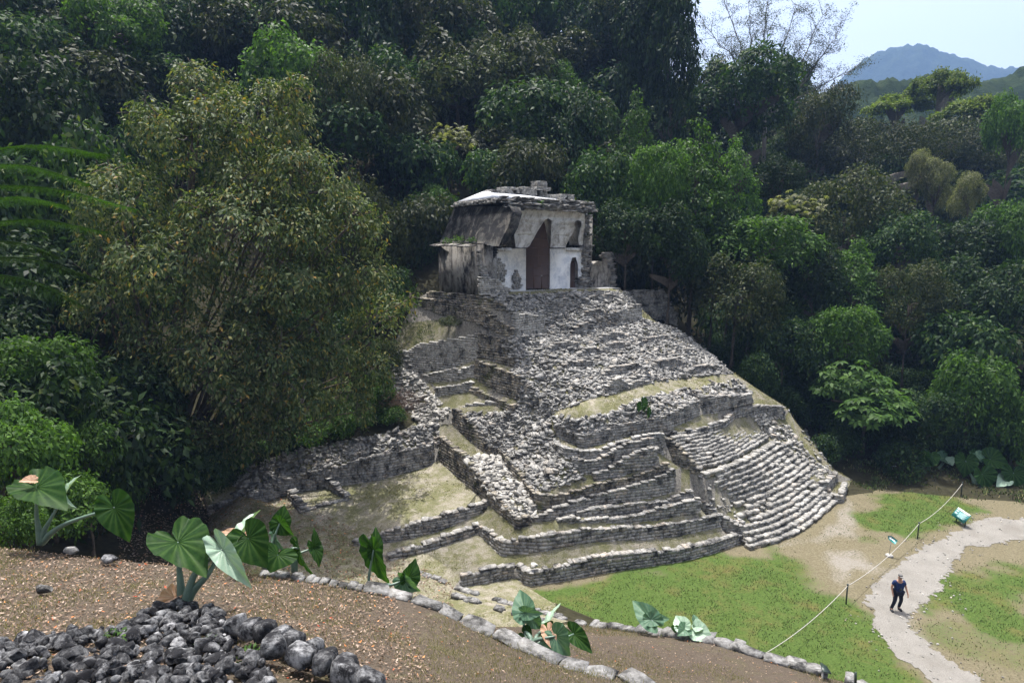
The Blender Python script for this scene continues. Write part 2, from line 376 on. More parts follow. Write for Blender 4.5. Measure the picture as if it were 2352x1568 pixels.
STAIRS = [  # control rows of the stairway, left to right
 [(1722, 1265, 0), (1790, 1246, 0), (1850, 1216, 0), (1895, 1181, 0), (1926, 1154, 0)],
 [(1686, 1153, 1.75), (1730, 1139, 1.75), (1785, 1116, 1.75), (1830, 1088, 1.7), (1860, 1066, 1.65)],
 [(1622, 1099, 3.3), (1673, 1081, 3.3), (1716, 1063, 3.25), (1750, 1044, 3.15), (1784, 1024, 3.05)],
 [(1603, 1080, 3.5), (1656, 1068, 3.5), (1697, 1050, 3.45), (1726, 1034, 3.35), (1765, 1010, 3.3)],
 [(1547, 1013, 5.0), (1603, 1004, 4.9), (1655, 987, 4.8), (1688, 967, 4.7), (1714, 957, 4.6)],
]
ST3 = [np.array([pt(*q) for q in r]) for r in STAIRS]
def wall_curve(rows, step=.3):
    B = np.array([pt(x, yb, k) for x, yb, yt, k in rows])
    zt = np.array([z_at_row(b, r[2]) for b, r in zip(B, rows)])
    C = resample(np.c_[B, zt], step)
    zt = C[:, 3]; B = C[:, :3].copy()
    zt = np.maximum(zt, B[:, 2]+.06)
    d = np.gradient(B[:, :2], axis=0); d /= np.linalg.norm(d, axis=1)[:, None]+1e-9
    nrm = np.stack([-d[:, 1], d[:, 0], 0*d[:, 0]], 1)          # uphill side
    return B, zt, d, nrm
CURVES = {k: wall_curve(v[0]) for k, v in WALLS.items()}

# foreground: side of the near pyramid, its stone edging and the slopes below
L1 = [(-40, 1258, -12.9), (30, 1262, -12.6), (180, 1278, -12.3), (340, 1294, -12.0), (470, 1304, -11.95), (590, 1320, -11.9), (700, 1336, -11.85), (830, 1354, -11.8), (910, 1372, -11.75), (1000, 1398, -11.6),
      (1080, 1438, -11.35), (1160, 1478, -11.0), (1240, 1510, -10.7), (1320, 1540, -10.4), (1460, 1572, -9.9), (1560, 1640, -9.2)]
L3 = [(1350, 1438, -19.0), (1420, 1448, -18.4), (1500, 1456, -17.6), (1640, 1478, -16.5), (1780, 1522, -15.4), (1860, 1546, -15.0), (1960, 1570, -14.6), (2060, 1625, -13.6)]
L2 = [(1040, 1352, .25), (1110, 1372, .35), (1200, 1397, .6), (1270, 1415, .9), (1335, 1434, 1.3)]
L2b = [(1035, 1366, .6), (1100, 1388, .8), (1190, 1412, 1.1), (1260, 1432, 1.5), (1330, 1450, 2.0)]
def line3(L): return np.array([pt(*q) for q in L])
l1, l2, l2b, l3 = line3(L1), line3(L2), line3(L2b), line3(L3)

pts = []; segs = []; zz = []
def add_line(P, close=False):
    i0 = len(pts)
    for p in P: pts.append((float(p[0]), float(p[1]))); zz.append(float(p[2]))
    for i in range(len(P)-1): segs.append((i0+i, i0+i+1))
def add_pts(P):
    for p in P: pts.append((float(p[0]), float(p[1]))); zz.append(float(p[2]))
for k, (B, zt, d, nrm) in CURVES.items():
    h = zt-B[:, 2]
    add_line(B[::2] if len(B) > 4 else B)
    T = B+nrm*(.06+.10*h)[:, None]; T[:, 2] = zt-.03
    add_line(T[::2] if len(T) > 4 else T)
for L in LINES: add_line(resample(line3(L), .7))
for r in ST3: add_line(resample(r, .8)-np.array([0, 0, .12]))
add_line(resample(l1, .5)); q = resample(l1, .8)[1:-1].copy(); q += np.array([.25, .45, -.9]); add_line(q)
for L in (l2, l2b, l3): add_line(resample(L, .7))
q = resample(l3, .8)[1:-1].copy(); q += np.array([.3, .5, -.55]); add_line(q)
q = resample(l3, 1.2)[2:-1].copy(); q += np.array([.9, 3.0, 0]); q[:, 2] = 0; add_line(q)
# surface of the near slope
add_pts([pt(*q) for q in [(0, 1566, -6.2), (300, 1566, -6.4), (520, 1566, -6.6), (760, 1566, -7.1), (1000, 1566, -7.9), (1250, 1566, -8.7), (1380, 1566, -9.3), (0, 1480, -7.6), (0, 1400, -9.0), (200, 1390, -9.2),
   (425, 1392, -9.4), (620, 1410, -9.7), (850, 1440, -10.1), (1000, 1480, -9.9), (1150, 1530, -9.5), (200, 1320, -10.9), (560, 1350, -10.8), (800, 1395, -10.8), (950, 1425, -10.6)]])
add_pts([(-8, 3, 11.3), (0, 3, 10.6), (6, 4, 9.4), (10, 5, 7.8), (20, 5, 1.5), (-30, 3, 12), (-30, 12, 10.5), (-16, 12, 10.2), (-14, 7, 11.0), (-24, 22, 6), (-17, 20, 3.6), (-12, 20, 1.4), (-8, 20.5, .95), (-4, 20.5, .8), (0, 20.5, .7), (3, 19.5, 1.3),
          (-14, 26, 1.9), (-10, 26, 1.2), (-6, 25.5, .75), (-3, 25.5, .4), (-11, 31, 1.6), (-15, 32, 2.6), (-19, 34, 5), (-16, 38, 5), (-13, 42, 7.0), (-10, 47, 10.5), (-9, 36, 3.2)])
# lawn and everything beyond
add_pts([(2, 26, 0), (4, 24.5, 0), (8, 27, 0), (12, 28, 0), (9, 24, 0), (14, 22, 0), (20, 20, 0), (30, 15, 0), (45, 12, 0), (50, 30, 0), (20, 30, 0), (30, 30, 0), (26, 38, 0), (24, 41, .05), (31, 39.5, .1), (40, 42, .3), (34, 36, 0), (16, 30, 0), (22, 34, 0),
          (33, 46, 2), (27, 47, 2), (22, 48, 3), (45, 50, 4), (60, 40, 2), (19, 51, 5), (14, 53, 7.5), (30, 56, 3), (8, 52, 11.5), (11, 50.5, 9.8), (3, 53, 13), (-4, 50, 12.9), (-8, 51, 12.6)])
add_pts([(-6, 62, 22), (4, 62, 18), (14, 62, 11), (24, 65, 6), (40, 65, 4), (-20, 55, 18), (-30, 45, 14), (-45, 30, 12), (-60, 10, 14), (-45, 65, 34), (-20, 75, 36), (0, 78, 33), (15, 80, 24), (30, 85, 10), (55, 85, 5), (80, 60, 6),
          (-80, 100, 70), (-30, 110, 66), (0, 110, 60), (22, 110, 40), (40, 120, 14), (80, 120, 8), (130, 100, 14), (90, 20, 1), (-70, -5, 14), (90, -5, 0), (0, -6, 12), (-90, 50, 30), (140, 40, 8), (-90, 140, 90), (0, 150, 70), (60, 160, 16), (140, 160, 14)])
def tin():
    P2 = [Vector(p) for p in pts]
    ov, oe, of, orv, ore, orf = delaunay_2d_cdt(P2, segs, [], 0, 1e-4)
    S = np.array([[*pts[a], zz[a], *pts[b], zz[b]] for a, b in segs])
    Z = []
    for v, o in zip(ov, orv):
        if o: Z.append(max(zz[i] for i in o)); continue
        p = np.array(v); a = S[:, :2]; b = S[:, 3:5]; ab = b-a
        t = np.clip(((p-a)*ab).sum(1)/((ab**2).sum(1)+1e-12), 0, 1)
        d = np.linalg.norm(a+ab*t[:, None]-p, axis=1); k = np.argsort(d)[:2]
        Z.append(float(np.mean((S[k, 2]+(S[k, 5]-S[k, 2])*t[k]))))
    V = np.array([[v[0], v[1], z] for v, z in zip(ov, Z)])
    F = np.array([f for f in of if len(f) == 3])
    return V, F
TV, TF = tin()
BVH = BVHTree.FromPolygons([tuple(v) for v in TV], [tuple(int(i) for i in f) for f in TF])
def ground(x, y):
    h = BVH.ray_cast(Vector((x, y, 300)), Vector((0, 0, -1)))
    return h[0].z if h[0] is not None else 0.0
def hit(px, py, default=60):
    """where the line of sight through photo position (px, py) meets the ground"""
    h = BVH.ray_cast(Vector((0, 0, EYE)), Vector(ray(px, py)))
    return np.array(h[0]) if h[0] is not None else at(px, py, default)

PYR_PLAN = np.array([pt(*q)[:2] for q in [(800, 1250, .85), (892, 1290, .6), (1000, 1266, .75), (1040, 1349, .2), (1110, 1345, .1), (1187, 1329, .05), (1212, 1350, 0), (1290, 1339, 0), (1380, 1321, 0), (1570, 1293, 0), (1700, 1254, 0),
    (1722, 1268, 0), (1790, 1249, 0), (1850, 1219, 0), (1895, 1184, 0), (1936, 1160, 0), (1948, 1112, .1), (1892, 1060, 43.3), (1862, 1028, 43.6), (1837, 983, 43.5), (1811, 933, 43), (1692, 860, 44), (1652, 828, 46), (1562, 757, 47)]]
    +[(11, 50.2), (8, 51.8), (3, 52.5), (-4, 49.6), (-7, 47.5)]+[pt(*q)[:2] for q in [(950, 694, 46), (920, 740, 45.4), (880, 820, 43.5), (878, 842, 42.7), (900, 902, 41.3), (945, 962, 39.8), (927, 985, 37.4), (689, 1030, 35.9), (540, 1080, 34.6), (470, 1170, 34), (480, 1186, 1.4),
    (545, 1172, 1.6), (689, 1131, 2.0), (870, 1104, 2.35), (1009, 1068, 37.0), (1057, 1103, 34.6), (1110, 1152, 32.4), (1006, 1190, 1.7), (911, 1216, 1.4)]])
TC = TV[TF].mean(1)
in_pyr = inside(PYR_PLAN, TC[:, :2])
near = (TC[:, 1] < 26.5) & (TC[:, 2] > .25)
court = ~in_pyr & (TC[:, 0] < 2.2) & (TC[:, 1] < 40) & (TC[:, 0] > -22) & ~((TC[:, 1] < 20.5) | ((TC[:, 2] > 2.9)))
fore = ~in_pyr & ~court & (TC[:, 1] < 21.5) & (TC[:, 0] < 22)
hillm = ~in_pyr & ~court & ~fore
def sub(mask):
    F = TF[mask]; u, inv = np.unique(F, return_inverse=True); return TV[u], inv.reshape(-1, 3)
for nm, mask, mat in (('courtyard_ground', court, M_COURT), ('near_slope_ground', fore, M_LITTER), ('hillside_terrain', hillm, M_HILL)):
    v, f = sub(mask); tag(mobj(nm, v, None, f, mat), kind='structure')

pyr = empty('stepped_pyramid', (5, 36, 0))
tag(pyr, 'ruined stepped stone pyramid of terraces and rubble carrying the white temple', 'pyramid')
v, f = sub(in_pyr); o = mobj('terrace_ground', v, None, f, M_EARTH); world_child(o, pyr)

def mason(key, mat, parent, label=None, course=.15, ln=(.18, .46), cap=True, name='terrace_wall', capmat=None):
    B, zt, d, nrm = CURVES[key] if isinstance(key, str) else key
    s = np.r_[0, np.cumsum(np.linalg.norm(np.diff(B, axis=0), axis=1))]; L = s[-1]
    buf = Buf(); C = []; AX = []; SZ = []
    zmin = B[:, 2].min()-.1; zmax = zt.max(); k = 0; z = zmin
    def frame(x):
        b = np.array([np.interp(x, s, B[:, i]) for i in range(3)])
        dd = np.array([np.interp(x, s, d[:, 0]), np.interp(x, s, d[:, 1]), 0]); dd /= np.linalg.norm(dd)+1e-9
        return b, np.interp(x, s, zt), dd, np.array([-dd[1], dd[0], 0])
    while z < zmax:
        hc = course*random.uniform(.75, 1.3); x = -random.uniform(0, .2)
        while x < L:
            l = random.uniform(*ln); xm = min(max(x+l/2, 0), L)
            b, t, dd, nn = frame(xm); zc = z+hc/2; x += l
            if zc < b[2]-.08 or zc > t+.02: continue
            h = zc-b[2]; top = zc+hc > t+.01
            dep = .34 if top else .26
            C.append(b+nn*(dep*.5-.055+.10*h+random.gauss(0, .010))+np.array([0, 0, h]))
            ang = random.gauss(0, .06); a = Matrix.Rotation(ang, 3, 'Z') @ Matrix.Rotation(random.gauss(0, .05), 3, 'X')
            A3 = np.array([dd, nn, [0, 0, 1.0]]) @ np.array(a)
            AX.append(A3); SZ.append((l*1.02-.012, dep, hc*1.03-.01))
        z += hc
    if C: stones(buf, C, AX, SZ, .055)
    if cap:
        C = []; AX = []; SZ = []; x = -.1
        while x < L:
            l = random.uniform(.2, .5); xm = min(max(x+l/2, 0), L); b, t, dd, nn = frame(xm); x += l
            if random.random() < .10: continue
            if t-b[2] < .12: t += .03
            dep = random.uniform(.22, .34) if key in ('C', 'D', 'E', 'F4', 'G', 'H', 'HM', 'K') else random.uniform(.30, .44); th = random.uniform(.05, .11)
            C.append(b+nn*(.10*(t-b[2])+dep*.5-.085+random.gauss(0, .025))+np.array([0, 0, t-b[2]+th*.30+random.uniform(-.03, .06)]))
            A3 = np.array([dd, nn, [0, 0, 1.0]]) @ np.array(Matrix.Rotation(random.gauss(0, .12), 3, 'Z') @ Matrix.Rotation(random.gauss(0, .07), 3, 'X') @ Matrix.Rotation(random.gauss(0, .06), 3, 'Y'))
            AX.append(A3); SZ.append((l, dep, th))
        stones(buf, C, AX, SZ, .10)
    o = buf.build(name, mat, parent)
    if label: o['label'] = label
    return o
MAP = {'w': M_WALL, 'f': M_FLANK, 'r': M_RUB, 's': M_STEP, 'p': M_CAP}
for k, (rows, m, lab) in WALLS.items():
    mason(k, MAP[m], pyr, lab, course=.17 if k in 'AB' else .145, ln=(.22, .5) if k in 'AB' else (.16, .42), cap=(k not in ('W1', 'RW')))

def remnant(P_, h, mat, cap=True):
    """short stretch of old wall face bedded in the rubble"""
    B = resample(np.array([hit(*q) for q in P_]), .2); B[:, 2] -= .05; d = np.gradient(B[:, :2], axis=0); d /= np.linalg.norm(d, axis=1)[:, None]+1e-9
    n_ = np.stack([-d[:, 1], d[:, 0], 0*d[:, 0]], 1); hh = h*np.clip(np.sin(np.linspace(.35, 2.8, len(B)))*1.25, .3, 1); mason((B, B[:, 2]+hh, d, n_), mat, pyr, None, course=.12, ln=(.16, .4), cap=cap)
for P_, h in (([(1318, 772), (1366, 764)], .75), ([(1372, 790), (1436, 777)], .55), ([(1385, 808), (1445, 800)], .5), ([(1338, 732), (1392, 722)], .5), ([(1262, 806), (1330, 796)], .45), ([(1386, 868), (1482, 852)], .6), ([(1500, 846), (1572, 838)], .5), ([(1288, 850), (1362, 840)], .45), ([(1480, 790), (1550, 786)], .5), ([(1330, 820), (1380, 812)], .5), ([(1250, 712), (1330, 702)], .5), ([(1345, 694), (1420, 686)], .45), ([(1580, 858), (1660, 852)], .5)):
    remnant(P_, h, M_WALL)
remnant([(1394, 903), (1412, 902), (1438, 893)], .85, M_CAP); remnant([(1440, 894), (1488, 880)], .35, M_CAP); remnant([(1446, 884), (1484, 873)], .4, M_CAP)
def rows_between(a, b, n):
    a = spline(a, 24); b = spline(b, 24)
    return [a+(b-a)*i/n for i in range(n)]
def step_row(P, lift=.26, dep=.42):
    P = resample(P, .12); L = np.r_[0, np.cumsum(np.linalg.norm(np.diff(P, axis=0), axis=1))]
    buf = Buf(); x = 0; C = []; AX = []; SZ = []
    wob = [random.gauss(0, .025) for _ in range(60)]
    while x < L[-1]-.08:
        l = random.uniform(.22, .52); xm = min(x+l/2, L[-1]); x += l
        p = np.array([np.interp(xm, L, P[:, i]) for i in range(3)])
        i = min(int(np.searchsorted(L, xm)), len(P)-2); dd = norm(P[i+1]-P[i]); dd[2] = 0; dd = norm(dd); nn = np.array([-dd[1], dd[0], 0])
        if random.random() < .03: continue
        wv = np.interp(xm, np.linspace(0, L[-1], 60), wob)
        for zc, th, dp, off in ((.07, .17, dep*.8, .05), (lift-.075, .15, dep, 0)):
            C.append(p+nn*(dp*.45+off+random.gauss(0, .025)+wv)+np.array([0, 0, zc+random.gauss(0, .012)+wv*.6]))
            AX.append(np.array([dd, nn, [0, 0, 1.0]]) @ np.array(Matrix.Rotation(random.gauss(0, .07), 3, 'Z') @ Matrix.Rotation(random.gauss(0, .05), 3, 'X')))
            SZ.append((l*.99, dp, th))
    stones(buf, C, AX, SZ, .10); return buf
stair = empty('stairway', (15, 36, 0)); stair.parent = pyr; stair.matrix_parent_inverse = Matrix.Translation(pyr.location).inverted()
rows = rows_between(ST3[0], ST3[1], 8)+rows_between(ST3[1], ST3[2], 6)+[spline(ST3[2], 24)]+rows_between(ST3[3], ST3[4], 9)+[spline(ST3[4], 24)]
for i, r in enumerate(rows):
    a, b = 0, len(r)
    if i in (6, 13): r = r[2:]
    o = step_row(r).build('step', M_STEP)
    o.parent = stair; o.matrix_parent_inverse = Matrix.Translation(stair.location).inverted() @ Matrix.Translation(pyr.location) @ Matrix.Translation(-Vector(pyr.location))

# ------------------------------------------------------------------ rubble
def scatter_tris(mask, dens, rng=RNG):
    F = TF[mask]; A = TV[F[:, 0]]; B = TV[F[:, 1]]; C = TV[F[:, 2]]
    nr = np.cross(B-A, C-A); ar = np.linalg.norm(nr, axis=1)/2
    n = int(ar.sum()*dens); k = rng.choice(len(F), n, p=ar/ar.sum())
    u = rng.random(n); v = rng.random(n); f = u+v > 1; u[f] = 1-u[f]; v[f] = 1-v[f]
    P = A[k]+(B[k]-A[k])*u[:, None]+(C[k]-A[k])*v[:, None]; nn = norm(nr[k]); nn[nn[:, 2] < 0] *= -1
    return P, nn
def heap(poly, dens, smin, smax, mat, label, flat=.42, tilt=.38, rng=RNG, mask=None, lift=.1):
    P, nn = scatter_tris(in_pyr if mask is None else mask, dens, rng)
    m = inside(poly, proj(P)); P = P[m]; nn = nn[m]; n = len(P)
    s = smin*(smax/smin)**(rng.random(n)**1.6)
    zax = norm(nn*.3+np.array([0, 0, .8]))
    AX = rand_axes(n, zax, np.where(rng.random((n, 1)) < .62, tilt*.45, tilt*1.3), rng)
    SZ = np.stack([s*rng.uniform(1.0, 1.7, n), s*rng.uniform(.8, 1.15, n), s*rng.uniform(flat*.6, flat*1.2, n)], 1)
    P = P+np.array([0, 0, 1])*(rng.uniform(-.05, lift, n)[:, None])
    b = Buf(); stones(b, P, AX, SZ, .17, rng)
    m = rng.random(n) < .014; S2 = SZ[m]*np.array([1.9, 1.7, 1.3]); stones(b, P[m]+[0, 0, .08], rand_axes(int(m.sum()), zax[m], .5, rng), S2, .15, rng); o = b.build('rubble', mat)
    tag(o, label, 'rubble', kind='stuff'); return o
RB_MAIN = [(1110, 684), (1166, 678), (1220, 677), (1305, 672), (1400, 669), (1440, 676), (1470, 699), (1425, 717), (1417, 749), (1472, 731), (1560, 760), (1650, 830), (1680, 858), (1582, 867), (1490, 879), (1398, 906), (1344, 918), (1322, 932), (1276, 945), (1262, 975), (1272, 1010),
  (1300, 1034), (1320, 1052), (1338, 1088), (1345, 1095), (1300, 1112), (1245, 1128), (1230, 1133), (1176, 1062), (1152, 1032), (1120, 1023), (1096, 988), (1062, 946), (1110, 950), (1174, 948), (1195, 920), (1194, 870), (1172, 856), (1186, 838), (1152, 784), (1180, 772), (1190, 778), (1252, 766), (1246, 727), (1190, 720), (1160, 714), (1150, 696)]
heap(RB_MAIN, 80, .10, .31, M_RUB, 'pale limestone rubble covering the broken front slope below the temple')
heap([(1060, 1047), (1120, 1050), (1150, 1046), (1168, 1080), (1224, 1149), (1236, 1180), (1216, 1190), (1187, 1191), (1150, 1160), (1094, 1092)], 48, .13, .34, M_CAP, 'bright rubble strip between the two shaded flank walls')
heap([(894, 820), (930, 806), (957, 856), (972, 880), (1003, 912), (1022, 937), (1040, 940), (1000, 978), (965, 985), (950, 960), (905, 900), (882, 838)], 48, .13, .34, M_CAP, 'bright loose rubble strip running down beside the bushes')
heap([(1270, 955), (1317, 961), (1390, 952), (1455, 919), (1585, 891), (1604, 925), (1531, 957), (1432, 978), (1337, 1006), (1276, 978)], 55, .12, .30, M_RUB, 'rounded rubble above the dark coursed middle wall')
heap([(545, 1080), (689, 1031), (927, 986), (1006, 973), (1009, 1020), (870, 1049), (689, 1093), (535, 1146)], 50, .13, .34, M_WALL, 'rough stone rubble bank above the long courtyard wall')
heap([(1588, 897), (1690, 866), (1728, 905), (1639, 912)], 26, .14, .3, M_RUB, 'small rubble on top of the dark right-hand pier')
heap([(1716, 950), (1790, 945), (1872, 1060), (1915, 1086), (1880, 1100), (1850, 1064), (1784, 1018), (1740, 975)], 26, .14, .34, M_STEP, 'rubble along the right edge of the stairway')
heap([(1610, 1150), (1648, 1180), (1706, 1214), (1764, 1199), (1690, 1152), (1626, 1104), (1605, 1090)], 8, .08, .25, M_STEP, 'scattered small stones on the ramp left of the stairway')
heap([(1560, 757), (1690, 858), (1812, 935), (1880, 1062), (1925, 1080), (1850, 990), (1760, 890)], 10, .12, .34, M_RUB, 'dark scattered rubble on the shaded right flank', mask=in_pyr | hillm)
# ------------------------------------------------------------------ temple
TA = np.array([-.34, 43.28, 0]); TU = np.array([.7915, .6112, 0]); TN = np.array([.6112, -.7915, 0]); TZ = np.array([0, 0, 1.0]); FLOOR = 13.12
EYEP = np.array([0, 0, EYE])
def c1(x, y): return ((1600+x*.47826)/1.7415, (650+y*.47832)/1.7415)
def W(t, f, z): return TA+t*TU+f*TN+z*TZ
def face_pt(x, y, f0, lean=0, z0=16.15):
    """crop position -> (t, z) on a facade plane f = f0 + lean (z - z0)"""
    r = ray(*c1(x, y)); s = (f0-lean*z0-(EYEP-TA)@TN+lean*EYE)/(r@TN-lean*r[2]); p = EYEP+r*s
    return (p-TA)@TU, p[2]
def side_pt(x, y, t0, lean=0, z0=16.45):
    r = ray(*c1(x, y)); s = (t0-lean*z0-(EYEP-TA)@TU+lean*EYE)/(r@TU-lean*r[2]); p = EYEP+r*s
    return (p-TA)@TN, p[2]
def slab(buf, outer, holes, to3, thick, jit=0):
    """outline in a plane, to3(a, b, depth) -> world point; depth runs into the wall"""
    def rough(P, j):
        out = []
        for i in range(len(P)):
            a = np.array(P[i]); b = np.array(P[(i+1) % len(P)]); n = max(1, int(np.linalg.norm(b-a)/.22)) if j else 1
            for k in range(n):
                q = a+(b-a)*k/n
                out.append(q+(RNG.normal(0, j, 2) if k else RNG.normal(0, j*.4, 2)))
        return out
    loops = [rough(outer, jit)]+[rough(h, jit*.6) for h in holes]
    tris = tessellate_polygon([[Vector((p[0], p[1], 0)) for p in L] for L in loops])
    flat = np.array([p for L in loops for p in L]); n = len(flat)
    V = np.array([to3(a, b, 0) for a, b in flat]+[to3(a, b, thick) for a, b in flat])
    T = []
    for t in tris: T.append(list(t)); T.append([t[2]+n, t[1]+n, t[0]+n])
    Q = []; o = 0
    for L in loops:
        m = len(L)
        for i in range(m): j = (i+1) % m; Q.append([o+i, o+j, o+j+n, o+i+n])
        o += m
    buf.add(V, Q, T)
def facade(f0, lean=0, z0=16.15): return lambda t, z, d: W(t, f0+lean*(z-z0)-d, z)
def sidew(t0, lean=0, z0=16.45): return lambda f, z, d: W(t0+lean*(z-z0)+d, f, z)

def plaster_mat(name, white, dark, amount, bluish=True, stretch=(3.0, 3.0, .42)):
    M = Mat(name, .9, .2)
    st = M.noise(1.0, 8, .72, M.pos(stretch), .6); bl = M.noise(1.3, 8, .75, None, .4); fi = M.noise(11, 6, .7)
    c = M.mix(M.ramp(fi, [(.3, g(0)), (.7, g(1))]), white, tuple(v*.8 for v in white[:3])+(1,))
    c = M.mix(M.ramp(bl, [(.45, g(0)), (.6, g(.75))]), c, (.46, .485, .53, 1) if bluish else (.26, .23, .19, 1))
    s2 = M.math('ADD', M.math('MULTIPLY', st, .65), M.math('MULTIPLY', bl, .35))
    lo = .66-amount*.3
    c = M.mix(M.ramp(s2, [(lo, g(0)), (lo+.13, g(1))]), c, dark)
    M.color(c).bump(M.math('ADD', fi, M.math('MULTIPLY', bl, 2.0)), .6, .05); return M.m
M_PLAS = plaster_mat('white_facade_plaster', (.86, .85, .83, 1), (.20, .20, .205, 1), .26)
M_VAULT = plaster_mat('streaked_vault_plaster', (.64, .62, .58, 1), (.17, .155, .14, 1), .48, False)
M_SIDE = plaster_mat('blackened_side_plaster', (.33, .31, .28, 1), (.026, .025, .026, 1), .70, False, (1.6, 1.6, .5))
M_MANS = plaster_mat('blackened_mansard', (.075, .075, .07, 1), (.014, .014, .015, 1), .86, False, (1.5, 1.5, 1.1))
M_ROOFW = plaster_mat('white_roof_cap', (.82, .83, .85, 1), (.55, .56, .58, 1), .15)
M_FLOORP = plaster_mat('worn_floor_plaster', (.44, .43, .41, 1), (.22, .21, .19, 1), .3)
M_DOOR = simple('brown_door_metal', (.055, .030, .022, 1), .55, .4, noise=.18, scale=3)
M_DOORE = simple('door_seam_metal', (.085, .048, .035, 1), .5, .4)
M_DARKIN = simple('dark_interior', (.02, .02, .02, 1), .95, .1)

temple = empty('white_temple', W(2.5, -2, FLOOR))
tag(temple, 'weathered white stone temple with brown metal doors on top of the pyramid', 'temple')
td0 = face_pt(1053, 900, 0)[0]; td1 = face_pt(1254, 900, 0)[0]
tn0, tn1 = face_pt(1423, 950, 0)[0], face_pt(1490, 950, 0)[0]
L16 = 16.13
b = Buf()
nic = [face_pt(*q, 0) for q in [(780, 965), (782, 905), (800, 875), (812, 885), (812, 968)]]
gap = [face_pt(*q, 0) for q in [(944, 1045), (948, 940), (962, 890), (988, 892), (1000, 945), (1012, 1000), (1012, 1050)]]
slab(b, [(-1.35, FLOOR-.2), (td0, FLOOR-.2), (td0, L16), (-1.35, L16)], [nic], facade(0), .9, .0)
slab(b, [(td1, FLOOR-.2), (tn0, FLOOR-.2), face_pt(1424, 850, 0), face_pt(1440, 796, 0), face_pt(1470, 792, 0), face_pt(1488, 855, 0), (tn1, FLOOR-.2), (7.45, FLOOR-.2), (7.45, L16), (td1, L16)], [], facade(0), .9, .0)
b.build('front_wall', M_PLAS, temple)
b = Buf()   # overhanging vault half with its two openings
VO = [(968, 712), (956, 620), (962, 540), (985, 445), (1008, 400), (1100, 392), (1250, 376), (1400, 398), (1546, 430), (1549, 520), (1532, 640), (1527, 690), (1497, 692), (1491, 640), (1499, 590), (1506, 555), (1518, 520),
      (1512, 492), (1488, 481), (1465, 492), (1457, 522), (1468, 550), (1450, 582), (1420, 632), (1390, 690), (1386, 712), (1258, 712), (1263, 600), (1268, 485), (1240, 467), (1213, 478), (1160, 560), (1088, 690), (1064, 712)]
LEAN = .36
def disc(x, y, r=8): return [face_pt(x+r*math.cos(a)*1.0, y+r*1.2*math.sin(a), 0, LEAN) for a in np.linspace(0, 2*math.pi, 7)[:-1]]
slab(b, [face_pt(*q, 0, LEAN) for q in VO], [disc(1060, 492, 9), disc(990, 605, 6), disc(1077, 606, 7), disc(1374, 518, 8), disc(1310, 608, 6), disc(1388, 612, 6)], facade(0, LEAN), 1.1, .012)
b.build('vault', M_VAULT, temple)
for t0, t1 in ((-1.3, td0-.05-1.35), (face_pt(1386, 700, 0)[0], 7.42)):
    b = Buf()
    box(b, (t0, -.10, 15.93), (t1, .14, 16.16), TA, np.array([TU, TN, TZ]))
    box(b, (t0, -.5, 16.16), (t1, .05, 16.2), TA, np.array([TU, TN, TZ]))
    b.build('ledge', M_VAULT, temple)
b = Buf()
DO = [face_pt(*q, -.10) for q in [(1050, 1056), (1257, 1052), (1257, 714), (1236, 610), (1206, 496), (1186, 512), (1085, 700), (1050, 716)]]
slab(b, DO, [], facade(-.10), .06); door = b.build('main_door', M_DOOR, temple)
b = Buf()
for x0, y0, x1, y1 in [(1056, 716, 1254, 712), (1057, 782, 1254, 779), (1056, 853, 1254, 850), (1118, 945, 1254, 942), (1118, 853, 1121, 1050), (1155, 716, 1158, 850), (1184, 853, 1188, 1050), (1120, 640, 1232, 636), (1115, 882, 1182, 879)]:
    (ta, za), (tb, zb_) = face_pt(x0, y0, -.09), face_pt(x1, y1, -.09)
    if abs(x1-x0) > 20: box(b, (ta, -.10, min(za, zb_)-.012), (tb, -.088, max(za, zb_)*.5+min(za, zb_)*.5+.012), TA, np.array([TU, TN, TZ]))
    else: box(b, (ta, -.10, min(za, zb_)), (tb, -.086, max(za, zb_)), TA, np.array([TU, TN, TZ]))
o = b.build('seam_frame', M_DOORE); world_child(o, door)
b = Buf(); q = face_pt(1186, 945, -.08); box(b, (q[0]-.07, -.086, q[1]-.05), (q[0]+.02, -.05, q[1]+.02), TA, np.array([TU, TN, TZ]))
o = b.build('handle', simple('steel_handle', (.5, .5, .5, 1), .3, .5, .8)); world_child(o, door)
b = Buf(); slab(b, [(tn0-.1, FLOOR-.1), (tn1+.1, FLOOR-.1), (tn1+.1, 15.2), (tn0-.1, 15.2)], [], facade(-.3), .05); sdr = b.build('side_door', M_DOOR, temple); sdr['label'] = 'small brown door with a tapered top'
b = Buf(); zz0 = face_pt(1424, 853, 0)[1]
for zq in (zz0, zz0-1.0): box(b, (tn0-.1, -.3, zq-.012), (tn1+.1, -.287, zq+.012), TA, np.array([TU, TN, TZ]))
o = b.build('seam_frame', M_DOORE); world_child(o, sdr)
b = Buf(); slab(b, [(-1.25, FLOOR), (-.2, FLOOR), (-.2, 15), (-1.25, 15)], [], facade(-.55), .05); b.build('window_shutter', M_DOOR, temple)
